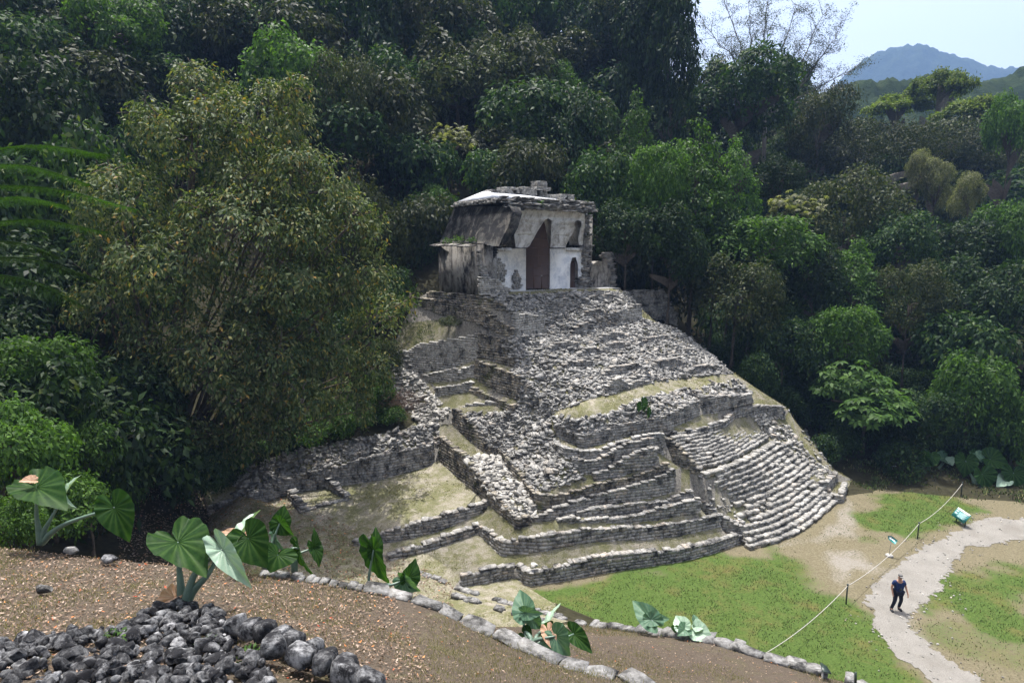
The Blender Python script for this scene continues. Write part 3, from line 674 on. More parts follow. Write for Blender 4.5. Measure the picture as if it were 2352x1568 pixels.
# rubble patches where the plaster is lost
def patch(poly, f0, mat, name='bare_masonry', hc=.11, ln=(.14, .32), lean=0):
    P = np.array([face_pt(*q, f0, lean) for q in poly]); bb = Buf(); C = []; SZ = []; AX = []
    z = P[:, 1].min()
    while z < P[:, 1].max():
        x = P[:, 0].min()-random.uniform(0, .1); h = hc*random.uniform(.75, 1.3)
        while x < P[:, 0].max():
            l = random.uniform(*ln)
            if inside(P, np.array([[x+l/2, z+h/2]]))[0]:
                C.append(W(x+l/2, f0+lean*(z-16.15)+random.gauss(0, .012), z+h/2)); SZ.append((l-.015, .16, h-.012)); AX.append(np.array([TU, -TN, TZ]))
            x += l
        z += h
    stones(bb, C, AX, SZ, .08); return bb.build(name, mat, temple)
patch([(790, 870), (800, 800), (822, 788), (845, 850), (880, 840), (885, 880), (875, 930), (880, 1000), (830, 990), (815, 965), (812, 880)], .0, M_CAP)
patch([(946, 1050), (950, 945), (962, 890), (988, 892), (1000, 945), (1012, 1000), (1014, 1052)], .10, M_WALL)
# left end wall, broken corner, mansard, eave
b = Buf(); box(b, (-2.7, -4.8, FLOOR-.35), (-1.8, .78, 16.42), TA, np.array([TU, TN, TZ])); b.build('side_wall', M_SIDE, temple)
b = Buf(); box(b, (-1.8, -.5, FLOOR-.2), (-1.3, .55, 16.6), TA, np.array([TU, TN, TZ])); b.build('wall_core', M_WALL, temple)
def mason_rows(rows, mat, name, parent, **k):
    o = mason(wall_curve(rows, .2), mat, parent, None, name=name, **k); return o
mason_rows([(1108, 672, 572, 40.85), (1122, 671, 574, 41.2), (1134, 669, 600, 41.75)], M_WALL, 'broken_wall_end', temple, course=.12, ln=(.15, .38), cap=False)
mason_rows([(1104, 674, 640, 40.5), (1121, 674, 636, 40.7), (1138, 673, 641, 41.0), (1152, 672, 647, 41.3), (1157, 671, 657, 41.5), (1172, 669, 667, 42.0)], M_CAP, 'broken_wall_end', temple, course=.12, ln=(.16, .4))
mason_rows([(1104, 674, 655, 40.9), (1138, 673, 650, 41.4), (1160, 672, 660, 41.9)], M_CAP, 'broken_wall_end', temple, course=.12, ln=(.16, .4))
b = Buf()
MO = [(335, 664), (395, 520), (430, 430), (456, 362), (600, 366), (922, 370), (940, 420), (905, 540), (862, 620), (825, 700), (735, 690), (620, 672)]
slab(b, [side_pt(*q, -2.62, .36) for q in MO], [], sidew(-2.62, .36), .8, .02); b.build('mansard', M_MANS, temple)
patch([(770, 712), (815, 680), (862, 605), (900, 530), (930, 420), (922, 366), (1060, 385), (1012, 404), (988, 450), (966, 540), (956, 556), (905, 612), (866, 668), (850, 716)], .62, M_MANS, 'broken_vault_edge', lean=.22)
patch([(690, 760), (700, 700), (800, 680), (850, 700), (800, 760), (770, 830), (700, 830)], .62, M_MANS, 'broken_vault_edge')
b = Buf(); C = []; AX = []; SZ = []
x = -5.1
while x < -.2:
    l = random.uniform(.35, .7); C.append(W(-2.9+random.gauss(0, .06), x+l/2, 16.40+random.gauss(0, .03)-(0 if x < -1.6 else .05))); SZ.append((.95, l-.02, .10)); AX.append(np.array([TU*.985-TZ*-.17, -TN, TZ])); x += l
stones(b, C, AX, SZ, .1); b.build('eave', M_SIDE, temple)
b = Buf()   # back, right end and body of the roof
AT = np.array([TU, TN, TZ])
box(b, (-1.8, -4.8, FLOOR-.3), (8.2, -4.1, 16.4), TA, AT); box(b, (7.46, -4.8, FLOOR-.3), (8.25, .12, 18.6), TA, AT)
b.build('rear_wall', M_SIDE, temple)
b = Buf()
def hull(buf, base, top):
    V = [W(*p) for p in base]+[W(*p) for p in top]
    buf.add(V, [[0, 1, 5, 4], [1, 2, 6, 5], [2, 3, 7, 6], [3, 0, 4, 7], [4, 5, 6, 7], [3, 2, 1, 0]])
hull(b, [(-2.2, -4.9, 16.42), (8.3, -4.9, 16.42), (8.3, -1.75, 16.42), (-2.2, -1.75, 16.42)], [(-1.5, -4.2, 19.2), (7.8, -4.2, 19.2), (7.8, -.75, 19.2), (-1.5, -.75, 19.2)])
hull(b, [(-1.7, -4.35, 19.15), (8.0, -4.35, 19.15), (8.0, .75, 19.15), (-1.7, .75, 19.15)], [(-1.62, -4.3, 19.5), (7.95, -4.3, 19.5), (7.9, .7, 19.5), (-1.6, .7, 19.5)])
b.build('roof_body', M_MANS, temple)
b = Buf(); hull(b, [(-1.6, -4.25, 19.46), (7.9, -4.25, 19.45), (7.8, .65, 19.5), (-1.6, .75, 19.46)], [(-.2, -2.6, 20.22), (7.2, -2.6, 19.95), (7.2, -2.0, 19.95), (-.2, -2.0, 20.22)])
b.build('roof_cap', M_ROOFW, temple)
def band(f0, f1, z0, z1, t0, t1, n, mat, name, jit=.16, size=(.3, .75), th=(.06, .11)):
    bb = Buf(); tt = RNG.uniform(t0, t1, n); ff = RNG.uniform(f0, f1, n); zz_ = RNG.uniform(z0, z1, n); l = RNG.uniform(*size, n)
    stones(bb, TA+tt[:, None]*TU+ff[:, None]*TN+zz_[:, None]*TZ, rand_axes(n, np.tile(TZ, (n, 1)), .07), np.stack([l, l*RNG.uniform(.5, .8, n), RNG.uniform(*th, n)], 1), jit)
    return bb.build(name, mat, temple)
band(-4.3, .9, 19.16, 19.4, -1.72, -1.6, 150, M_CAP, 'roof_trim', size=(.18, .36))
band(.55, 1.12, 18.82, 19.25, -.9, 7.5, 330, M_WALL, 'broken_roof_edge'); band(.5, .95, 19.2, 19.62, -1.2, 7.4, 240, M_RUB, 'broken_roof_edge')
def stack(x0, x1, y0, y1, f0, dep=.7, mat=M_CAP, hole=None):
    (t0, _), (t1, _) = face_pt(x0, y0, f0), face_pt(x1, y0, f0); z1 = face_pt((x0+x1)/2, y0, f0)[1]; z0 = face_pt((x0+x1)/2, y1, f0)[1]-.1
    bb = Buf(); C = []; AX = []; SZ = []; z = z0; nx = 0
    H = None
    if hole: H = (face_pt(hole[0], hole[2], f0)[0], face_pt(hole[1], hole[2], f0)[0], face_pt(hole[0], hole[3], f0)[1], face_pt(hole[0], hole[2], f0)[1])
    while z < z1-.02:
        h = min(random.uniform(.08, .13), z1-z)
        for fr in (f0-.12, f0-dep+.12):
            x = t0-random.uniform(0, .06)
            while x < t1:
                l = min(random.uniform(.16, .38), t1-x+.06)
                if not (H and H[0] < x+l/2 < H[1] and H[2] < z+h/2 < H[3]):
                    C.append(W(x+l/2, fr+random.gauss(0, .025), z+h/2)); SZ.append((l, dep*.5+.1, h*1.02)); AX.append(np.array([TU, -TN, TZ]))
                x += l
        z += h
    stones(bb, C, AX, SZ, .09); return bb.build('roof_comb_stub', mat, temple)
FR = -1.45
stack(768, 865, 228, 258, FR); stack(872, 1020, 208, 268, FR, .8, M_CAP, (932, 978, 222, 262)); stack(1022, 1128, 206, 285, FR, .9); stack(1128, 1222, 222, 290, FR, .8, M_CAP, (1132, 1172, 224, 285))
stack(1147, 1222, 156, 212, FR, .6); stack(1138, 1246, 205, 222, FR+.15, .9); stack(1222, 1315, 268, 304, FR, .6); stack(1345, 1448, 266, 335, FR, .7, M_CAP, (1380, 1410, 285, 330))
# plaster floor of the platform and the ruin at its right end
b = Buf(); lip = [pt(*q) for q in [(1112, 676, 40.75), (1166, 670.5, 42.05), (1220, 669.5, 43.4), (1305, 665.4, 45.3), (1400, 662.6, 47.2), (1424, 664.5, 47.5)]]
lt = [((p-TA)@TU, (p-TA)@TN+.05) for p in lip]
slab(b, [(-2.6, -.4)]+lt+[(lt[-1][0]+.3, -1.0), (7.4, -.4)], [], lambda t, f, d: W(t, f, FLOOR-d), .3); b.build('platform_floor', M_FLOORP, temple)
b = Buf()
slab(b, [face_pt(*q, .45) for q in [(1590, 1062), (1588, 960), (1606, 850), (1660, 826), (1722, 830), (1758, 862), (1770, 930), (1752, 1062)]], [], facade(.45), .85, .03); ruin = b.build('ruined_wall', M_SIDE)
tag(ruin, 'dark rounded stump of wall standing right of the white temple', 'ruined wall')
b = Buf(); C = []; AX = []; SZ = []
for i in range(26):
    z = FLOOR+.05+i*.105; o_ = .55*(1-(i/26)**2)
    for j in range(2):
        (tq, _) = face_pt(1752+o_*85, 950, .45); C.append(W(tq-.12-.28*j+random.gauss(0, .05), .35-.3*random.random(), z)); SZ.append((random.uniform(.35, .6), random.uniform(.6, .8), .11)); AX.append(np.array([TU, -TN, TZ]))
stones(b, C, AX, SZ, .12); o = b.build('broken_edge', M_WALL); world_child(o, ruin)
b = Buf(); C = []; AX = []; SZ = []
for i in range(170):
    x = random.uniform(1520, 1590); y = random.uniform(960, 1050); q = face_pt(x, y, .3); C.append(W(q[0], random.uniform(-.3, .35), q[1])); SZ.append((random.uniform(.25, .5), .5, .11)); AX.append(np.array([TU, -TN, TZ]))
stones(b, C, AX, SZ, .12); o = b.build('low_remnant', M_WALL); world_child(o, ruin)
b = Buf(); C = []; AX = []; SZ = []
for i in range(330):
    x = random.uniform(1515, 1592); y = random.uniform(430, 1000); q = face_pt(x, y, .12); C.append(W(max(q[0], 7.4), random.uniform(-.5, .2)-(.15 if y < 690 else 0), q[1])); SZ.append((random.uniform(.25, .5), .4, .11)); AX.append(np.array([TU, -TN, TZ]))
stones(b, C, AX, SZ, .12); b.build('broken_wall_end', M_WALL, temple)
# dark retaining wall behind the platform on the right
rw = empty('retaining_wall', pt(1490, 725, 50.5)); tag(rw, 'dark stone retaining wall in shade behind the right end of the platform', 'wall')
mason(wall_curve([(1425, 712, 672, 49.5), (1475, 724, 668, 50.2), (1526, 735, 668, 51.0), (1553, 746, 722, 51.5)]), M_WALL, rw, None, name='masonry')
# ------------------------------------------------------------------ lawn and path
def c7(x, y): return ((2800+x*.5937)/1.7415, (1800+y*.5938)/1.7415)
PATH_P = [c7(*q) for q in [(2600, 470), (2183, 478), (1990, 468), (1850, 492), (1790, 545), (1700, 590), (1530, 650), (1440, 720), (1330, 800), (1200, 920), (1130, 1000), (1180, 1090), (1215, 1200), (1290, 1320), (1390, 1420), (1500, 1500), (1580, 1568), (1750, 1720),
    (2150, 1760), (1880, 1568), (1700, 1470), (1550, 1350), (1430, 1240), (1385, 1160), (1400, 1110), (1480, 1040), (1580, 950), (1620, 850), (1660, 750), (1800, 650), (2000, 620), (2183, 600), (2600, 585)]]
def flat_poly(P): return np.array([at(x, y, 0)[:2] for x, y in P])
PATH = flat_poly(PATH_P)
G1 = flat_poly([(1085, 1352), (1200, 1352), (1300, 1340), (1500, 1310), (1700, 1268), (1790, 1272), (1850, 1290), (1870, 1335), (1900, 1370), (1975, 1390), (2000, 1420), (2030, 1470), (2075, 1525), (2130, 1580), (1900, 1600), (1300, 1480)])
G2 = flat_poly([(1975, 1180), (2010, 1125), (2070, 1105), (2200, 1140), (2260, 1175), (2230, 1205), (2170, 1238), (2125, 1256), (2085, 1270), (2060, 1250), (2005, 1235)])
G3 = flat_poly([(2155, 1345), (2185, 1295), (2260, 1300), (2380, 1320), (2420, 1420), (2300, 1470), (2200, 1400), (2120, 1400)])
G4 = flat_poly([(2090, 1430), (2180, 1400), (2300, 1450), (2420, 1500), (2500, 1620), (2250, 1590), (2140, 1500)])
B1 = flat_poly([(1860, 1290), (1900, 1260), (1960, 1265), (2020, 1300), (2005, 1345), (1950, 1370), (1900, 1355)])
B2 = flat_poly([(1940, 1110), (1975, 1160), (1990, 1235), (1890, 1260), (1760, 1268), (1720, 1270), (1850, 1220), (1920, 1160)])
def sdist(poly, P):
    a = poly; b = np.roll(poly, -1, 0); ab = b-a; d = np.full(len(P), 1e9)
    for i in range(len(a)):
        t = np.clip(((P-a[i])@ab[i])/(ab[i]@ab[i]+1e-9), 0, 1); d = np.minimum(d, np.linalg.norm(P-a[i]-t[:, None]*ab[i], axis=1))
    return np.where(inside(poly, P), d, -d)
def vnoise(P, scale, seed=0, octv=4):
    """value noise on 2-D points"""
    r = np.random.default_rng(seed); out = np.zeros(len(P)); amp = 1; tot = 0
    for o in range(octv):
        T = r.random((64, 64)); q = P/scale*2**o+100.3; i = np.floor(q).astype(int); f = q-i; f = f*f*(3-2*f); i %= 64; j = (i+1) % 64
        out += amp*((T[i[:, 0], i[:, 1]]*(1-f[:, 0])+T[j[:, 0], i[:, 1]]*f[:, 0])*(1-f[:, 1])+(T[i[:, 0], j[:, 1]]*(1-f[:, 0])+T[j[:, 0], j[:, 1]]*f[:, 0])*f[:, 1]); tot += amp; amp *= .55
    return out/tot
def grid(x0, x1, y0, y1, st):
    xs = np.arange(x0, x1, st); ys = np.arange(y0, y1, st); X, Y = np.meshgrid(xs, ys); P = np.stack([X.ravel(), Y.ravel()], 1)
    nx, ny = len(xs), len(ys); i = np.arange(nx-1); j = np.arange(ny-1); I, J = np.meshgrid(i, j); k = (J*nx+I).ravel()
    return P, np.stack([k, k+1, k+1+nx, k+nx], 1)
P, Q = grid(-4, 48, 13, 46, .22)
ss = lambda d, a, b: np.clip((d-a)/(b-a), 0, 1)
n1 = vnoise(P, 2.2, 1); n2 = vnoise(P, 6, 2)
green = np.maximum.reduce([ss(sdist(G1, P)+.5+(n1-.5)*4.5, -.9, 1.6), ss(sdist(G2, P)+(n1-.5)*4.5, -.9, 1.6), .9*ss(sdist(G3, P)+(n1-.5)*5, -1, 1.8), .42*ss(sdist(G4, P)+(n1-.5)*3.5, -.4, 1.2)])
bare = np.maximum(.75*ss(sdist(B1, P)+(n1-.5)*5, -1.2, 2.2), .55*ss(sdist(B2, P)+(n1-.5)*2, -.4, .8))
bare = np.maximum(bare, .45*ss(sdist(PATH, P)+(n1-.5)*2.2+.8, -.2, .9))
# the margin of the lawn along the walls is dry
zg = .02+.02*n1
o = mobj('lawn', np.c_[P, zg], Q, None, None, smooth=True); tag(o, kind='structure')
def fattr(o, name, v):
    a = o.data.attributes.new(name, 'FLOAT', 'POINT'); a.data.foreach_set('value', np.asarray(v, np.float32))
fattr(o, 'green', green*(.55+.6*n2)); fattr(o, 'bare', bare)
M = Mat('lawn_grass', .95, .1)
nf = M.noise(11, 7, .8); nm = M.math('ADD', M.math('MULTIPLY', M.noise(.75, 6, .7), .6), M.math('MULTIPLY', M.noise(.25, 4, .6), .4))
dry = M.ramp(nf, [(.25, (.09, .075, .045, 1)), (.5, (.19, .16, .105, 1)), (.75, (.30, .26, .185, 1))])
brn = M.ramp(nf, [(.3, (.075, .06, .02, 1)), (.7, (.15, .125, .05, 1))])
dry = M.mix(1.0, dry, (.68, .70, .67, 1), 'MULTIPLY')
grn = M.ramp(nf, [(.25, (.024, .037, .010, 1)), (.5, (.054, .088, .019, 1)), (.8, (.102, .140, .040, 1))])
gr2 = M.mix(M.ramp(nm, [(.50, g(0)), (.66, g(.8))]), grn, brn)
bar = M.ramp(nf, [(.25, (.14, .127, .105, 1)), (.75, (.26, .24, .207, 1))])
ga = M.math('ADD', M.attr('green').outputs['Fac'], M.math('MULTIPLY', M.math('SUBTRACT', nf, .5), .9))
ba = M.math('ADD', M.attr('bare').outputs['Fac'], M.math('MULTIPLY', M.math('SUBTRACT', nf, .5), .9))
c = M.mix(M.ramp(ba, [(.35, g(0)), (.65, g(1))]), dry, bar)
c = M.mix(M.ramp(ga, [(.25, g(0)), (.5, g(1))]), c, gr2)
M.color(c).bump(nf, .9, .05); o.data.materials.append(M.m)
P, Q = grid(12, 46, 15, 42, .065)
n3 = vnoise(P, .9, 5); keep = (sdist(PATH, P)+.22+(n3-.5)*.6+(vnoise(P, .25, 8)-.5)*.55) > 0
Qk = Q[keep[Q].all(1)]; u, inv = np.unique(Qk, return_inverse=True)
M = Mat('gravel_path', .95, .1); nf = M.noise(16, 7, .8); n_ = M.noise(1.1, 5, .6)
c = M.mix(M.ramp(n_, [(.35, g(0)), (.7, g(1))]), M.ramp(nf, [(.25, (.125, .118, .105, 1)), (.6, (.20, .19, .171, 1))]), M.ramp(nf, [(.25, (.155, .147, .133, 1)), (.6, (.245, .233, .212, 1))]))
pb = M.noise(38, 3, .8); c = M.mix(M.ramp(pb, [(.58, g(0)), (.68, g(.7))]), c, (.10, .092, .08, 1)); c = M.mix(M.ramp(M.noise(.5, 4, .6), [(.5, g(0)), (.7, g(.5))]), c, (.12, .108, .09, 1)); M.color(c).bump(nf, .9, .04)
tag(mobj('path', np.c_[P[u], np.full(len(u), .052)], inv.reshape(-1, 4), None, M.m), kind='structure')

# grass tufts
Cp = RNG.uniform((10, 15), (44, 42), (9000, 2)); dpth = sdist(PATH, Cp); Cp = Cp[(dpth > -1.6) & (RNG.random(9000) < np.where(np.abs(dpth) < .45, .55, .10))]
bq = Buf(); nq = len(Cp); sq = RNG.uniform(.025, .075, nq); stones(bq, np.c_[Cp, np.full(nq, .055)], rand_axes(nq, np.tile([0, 0, 1.], (nq, 1)), .3), np.stack([sq*1.3, sq, sq*.7], 1), .2)
tag(bq.build('pebbles', M_STEP), 'small pebbles and clods along the edges of the gravel path', 'pebbles', kind='stuff')
def blades(buf, P, n_each, h, wd, spread, rng=RNG):
    n = len(P)*n_each; B = np.repeat(P, n_each, 0)+np.c_[rng.normal(0, spread, (n, 2)), np.zeros(n)]
    hh = h*rng.uniform(.5, 1.3, n); a = rng.uniform(0, 6.283, n); le = rng.uniform(.1, .9, n)*hh; b_ = a+rng.normal(1.57, .5, n)
    s_ = np.c_[np.cos(a), np.sin(a), 0*a]*wd; tip = np.c_[np.cos(b_)*le, np.sin(b_)*le, hh]
    V = np.stack([B-s_*.5, B+s_*.5, B+s_*.35+tip*.6, B+tip], 1).reshape(-1, 3); k = np.arange(n)*4
    buf.add(V, np.stack([k, k+1, k+2, k+3], 1))
b = Buf(); C = RNG.uniform((-2, 14), (40, 42), (60000, 2))
gm = np.maximum.reduce([ss(sdist(G, C)+(vnoise(C, 2.2, 1)-.5)*4.5, -.9, 1.6)*w_ for G, w_ in ((G1, 1), (G2, 1), (G3, .9), (G4, .4), (B2, .22))])*(.55+.8*vnoise(C, 1.6, 9))*(sdist(PATH, C) < -.1)
C = C[RNG.random(len(C)) < gm*.5]
hz = np.array([ground(*q) for q in C]); C = C[hz < .06]
blades(b, np.c_[C, np.full(len(C), .02)], 5, .07, .035, .13)
def blade_mat():
    M = Mat('lawn_blade', .7, .15); n = M.noise(.75, 6, .7); n2 = M.noise(.25, 4, .6)
    gc = M.ramp(M.island(), [(0, (.028, .044, .012, 1)), (.5, (.046, .080, .018, 1)), (.85, (.086, .115, .034, 1)), (1, (.22, .19, .10, 1))])
    bc = M.ramp(M.island(), [(0, (.06, .055, .018, 1)), (.6, (.12, .105, .045, 1)), (1, (.24, .20, .12, 1))])
    M.color(M.mix(M.ramp(M.math('ADD', M.math('MULTIPLY', n, .6), M.math('MULTIPLY', n2, .4)), [(.50, g(0)), (.66, g(.8))]), gc, bc)); return M.m
M_BLADE = blade_mat() or leaf_mat('grass_blade', [(0, (.035, .06, .012, 1)), (.5, (.065, .10, .022, 1)), (.75, (.11, .135, .04, 1)), (.9, (.17, .15, .07, 1)), (1, (.26, .22, .13, 1))], trans=.3, rough=.6, spec=.2, vary=0)
tag(b.build('grass', M_BLADE), 'short green lawn grass in front of the terraces', 'grass', kind='stuff')
# dry tufts and weeds over the courtyard, terraces and near slope
def tufts(mask, dens, h, wd, poly=None, spread=.09, each=5):
    P, nn = scatter_tris(mask, dens); m = (nn[:, 2] > .55)
    if poly is not None: m &= inside(poly, proj(P))
    m &= vnoise(P[:, :2], 1.8, 4) > .5
    bb = Buf(); blades(bb, P[m], each, h, wd, spread); return bb
M_DRYB = leaf_mat('dry_grass_blade', [(0, (.07, .075, .02, 1)), (.4, (.12, .115, .045, 1)), (.8, (.21, .18, .10, 1)), (1, (.30, .26, .17, 1))], trans=.25, rough=.7, spec=.2, vary=0)
b1 = tufts(court & (TC[:, 1] > 22), 16, .06, .035); tag(b1.build('dry_grass', M_DRYB), 'dry short grass and weeds over the courtyard', 'grass', kind='stuff')
b1 = tufts(in_pyr, 26, .065, .03); tag(b1.build('weeds', M_DRYB), 'sparse weeds on the terraces and between stones', 'weeds', kind='stuff')
b1 = tufts(in_pyr | hillm, 60, .09, .04, [(920, 700), (960, 698), (1060, 742), (1092, 764), (980, 786), (925, 806), (890, 820)]); tag(b1.build('grass', M_BLADE), 'patchy grass on the slope above the left wing walls', 'grass', kind='stuff')
b1 = tufts(hillm, 16, .16, .07, [(1900, 1060), (2420, 1040), (2420, 1165), (2210, 1145), (2000, 1125), (1930, 1110)], .2, 6); tag(b1.build('weeds', M_BLADE), 'low dark weeds along the shaded far edge of the lawn', 'weeds', kind='stuff')
b1 = tufts(fore & (TC[:, 2] > 3), 110, .06, .010, None, .08, 5); tag(b1.build('near_grass', M_DRYB), 'thin dry grass among the litter of the near slope', 'grass', kind='stuff')
def leaves_on(mask, dens, smin, smax, poly, mat, name, label):
    P, nn = scatter_tris(mask, dens); m = inside(poly, proj(P)) if poly is not None else np.ones(len(P), bool); P = P[m]; n = len(P)
    AX = rand_axes(n, nn[m], .35); L = RNG.uniform(smin, smax, n)[:, None]; Wd = L*RNG.uniform(.32, .5, (n, 1)); x, y, z = AX[:, 0], AX[:, 1], AX[:, 2]
    P = P+nn[m]*.02+np.array([0, 0, .012]); cu = RNG.uniform(.05, .3, (n, 1))*L
    V = np.stack([P-x*L*.5+z*cu, P-y*Wd*.5, P+x*L*.5+z*cu, P+y*Wd*.5], 1).reshape(-1, 3); k = np.arange(n)*4
    bb = Buf(); bb.add(V, np.stack([k, k+1, k+2, k+3], 1)); tag(bb.build(name, mat), label, 'leaves', kind='stuff')
M_FALL = leaf_mat('fallen_leaf', [(0, (.07, .047, .032, 1)), (.45, (.155, .105, .073, 1)), (.78, (.25, .18, .135, 1)), (.95, (.38, .30, .24, 1)), (.98, (.48, .22, .08, 1)), (1, (.36, .06, .03, 1))], trans=.1, rough=.6, vary=0)
leaves_on(fore & (TC[:, 2] > 4), 210, .035, .085, [(-200, 1200), (640, 1290), (900, 1360), (1000, 1568), (-200, 1568)], M_FALL, 'fallen_leaves', 'fallen brown and pink leaves littering the near slope')
leaves_on(fore & (TC[:, 2] > 4), 45, .03, .07, [(600, 1300), (1500, 1300), (1960, 1600), (600, 1600)], M_FALL, 'fallen_leaves', 'sparse fallen leaves on the brown slope by the stone edging')
leaves_on((court | hillm) & (TC[:, 1] > 20) & (TC[:, 1] < 34), 55, .08, .16, [(270, 1100), (690, 1150), (820, 1220), (1040, 1340), (1040, 1400), (600, 1350), (270, 1300)], M_FALL, 'fallen_leaves', 'fallen leaves on the shaded ground under the large tree')

# ------------------------------------------------------------------ stone edgings, enclosure, foreground rocks
def edging(L, size, dep, th, mat, label, name='stone_edging', cat='stone edging', skip=.04, sink=.3, rows=1, x0=0):
    Pl = resample(line3([q for q in L if q[0] >= x0-60]), .1); s = np.r_[0, np.cumsum(np.linalg.norm(np.diff(Pl, axis=0), axis=1))]
    bb = Buf()
    for r in range(rows):
        x = 0; C = []; AX = []; SZ = []
        while x < s[-1]:
            l = random.uniform(*size); xm = min(x+l/2, s[-1]-.02); i = min(int(np.searchsorted(s, xm)), len(Pl)-2); x += l
            if random.random() < skip: continue
            d = norm(Pl[i+1]-Pl[i]); up = norm(np.array([0, 0, 1])-d*d[2]); n_ = np.cross(up, d); h = random.uniform(*th)
            A3 = np.array([d, n_, up]) @ np.array(Matrix.Rotation(random.gauss(0, .05), 3, 'Z') @ Matrix.Rotation(random.gauss(0, .06), 3, 'X') @ Matrix.Rotation(random.gauss(0, .035), 3, 'Y'))
            dd = random.uniform(*dep); C.append(Pl[i]+up*(h*(.42-sink)-.16*r)+n_*(dd*.25-.22*r+random.gauss(0, .03))); AX.append(A3); SZ.append((l*.97, dd, h))
        stones(bb, C, AX, SZ, .13)
    o = bb.build(name, mat); return tag(o, label, cat)
edging(L1, (.42, .85), (.28, .42), (.08, .13), M_KERB, 'pale stone slab edging running across the near slope', x0=830)
edging([q for q in L1 if 500 < q[0] < 900], (.14, .32), (.2, .3), (.08, .13), M_KERB, 'thin row of small edge stones behind the near elephant ear plant')
edging(L3, (.25, .7), (.3, .5), (.12, .3), M_KERB, 'weathered stone edge of the brown slope above the lawn', skip=.08)
edging(L2, (.25, .55), (.25, .4), (.1, .18), M_KERB, 'upper of two low stone kerbs at the foot of the near pyramid', skip=.15)
edging(L2b, (.25, .55), (.25, .4), (.1, .18), M_KERB, 'lower of two low stone kerbs at the foot of the near pyramid', skip=.25)
edging([(900, 1290, .55), (960, 1318, .45), (1030, 1340, .3)], (.25, .5), (.25, .4), (.1, .16), M_KERB, 'short broken stone line at the left end of the lowest terrace wall', skip=.25)
edging([(1216, 1202, 30.3), (1228, 1212, 29.9), (1244, 1224, 29.4), (1258, 1232, 29.0)], (.25, .45), (.3, .4), (.18, .3), M_CAP, 'short stepped cross wall between two lower terraces', 'cross_wall', 'wall')
edging([(1880, 1170, .0), (1915, 1155, 0), (1860, 1200, 0), (1800, 1232, 0)][2:]+[], (.3, .5), (.25, .35), (.06, .12), M_STEP, 'flat stones half buried at the foot of the stairway', 'sunken_stones', 'stones')
enc = empty('small_enclosure', pt(735, 1150, 1.9)); tag(enc, 'small three sided stone enclosure in the leaf strewn courtyard', 'enclosure')
for rows, lab in (([(664, 1150, 1126, 1.75), (690, 1181, 1167, 1.6)], 'left'), ([(691, 1181, 1174, 1.6), (742, 1170, 1161, 1.65), (795, 1156, 1148, 1.7)], 'front'), ([(748, 1124, 1098, 2.0), (770, 1140, 1118, 1.85), (793, 1155, 1140, 1.72)], 'right')):
    B, zt, d, nrm = wall_curve(rows, .2); mason((B, np.maximum(zt, B[:, 2]+.18), d, nrm), M_WALL, enc, None, name='low_wall', ln=(.18, .4))

import mathutils.noise as mn
def rock_template(seed, sub=3, rough=.22):
    import bmesh
    bm = bmesh.new(); bmesh.ops.create_icosphere(bm, subdivisions=sub, radius=.5); off = Vector((seed*7.3, seed*1.7, seed*3.1))
    pr_ = random.Random(seed); planes = [(Vector((pr_.gauss(0, 1), pr_.gauss(0, 1), pr_.gauss(0, 1))).normalized(), pr_.uniform(.24, .40)) for _ in range(15)] if rough else []
    for v in bm.verts:
        p = v.co.copy(); q = Vector((round(p.x*2.6)/2.6, round(p.y*2.6)/2.6, round(p.z*2.6)/2.6)); p = p.lerp(q, .22)
        n = mn.fractal(v.co*2.2+off, 1.0, 2.0, 4)*rough+mn.noise(v.co*1.3+off)*.14
        v.co = p*(1+n)
        for pn, pd in planes:
            e = v.co.dot(pn)-pd
            if e > 0: v.co -= pn*e*.92
    V = np.array([v.co[:] for v in bm.verts]); T = np.array([[v.index for v in f.verts] for f in bm.faces]); bm.free(); return V, T
ROCKS = [rock_template(i) for i in range(9)]
def rocks(buf, P, S, zax, tilt=.5, flat=(.6, .95)):
    n = len(P); AX = rand_axes(n, zax, tilt); F = np.stack([S*RNG.uniform(.9, 1.35, n), S*RNG.uniform(.75, 1.1, n), S*RNG.uniform(*flat, n)], 1)
    for i in range(n):
        V, T = ROCKS[RNG.integers(len(ROCKS))]; buf.add((V*F[i])@AX[i]+P[i], None, T)
P, nn = scatter_tris(fore & (TC[:, 2] > 7), 88)
m = inside([(-60, 1478), (150, 1448), (270, 1432), (345, 1398), (415, 1386), (480, 1396), (520, 1432), (540, 1480), (600, 1530), (660, 1600), (-60, 1640)], proj(P+np.array([0, 0, .1]))); P = P[m]; nn = nn[m]
b = Buf(); S = .10*(.30/.10)**(RNG.random(len(P))**1.3); pr = proj(P)
P[:, 2] += RNG.uniform(-.02, .13, len(P))+.12*np.clip((pr[:, 0]-250)/200, 0, 1)*(pr[:, 1] > 1400)*.6
rocks(b, P, S, nn); tag(b.build('foreground_rubble', M_DARKROCK, None, False), 'dark weathered rubble rocks filling the lower left corner', 'rubble', kind='stuff')
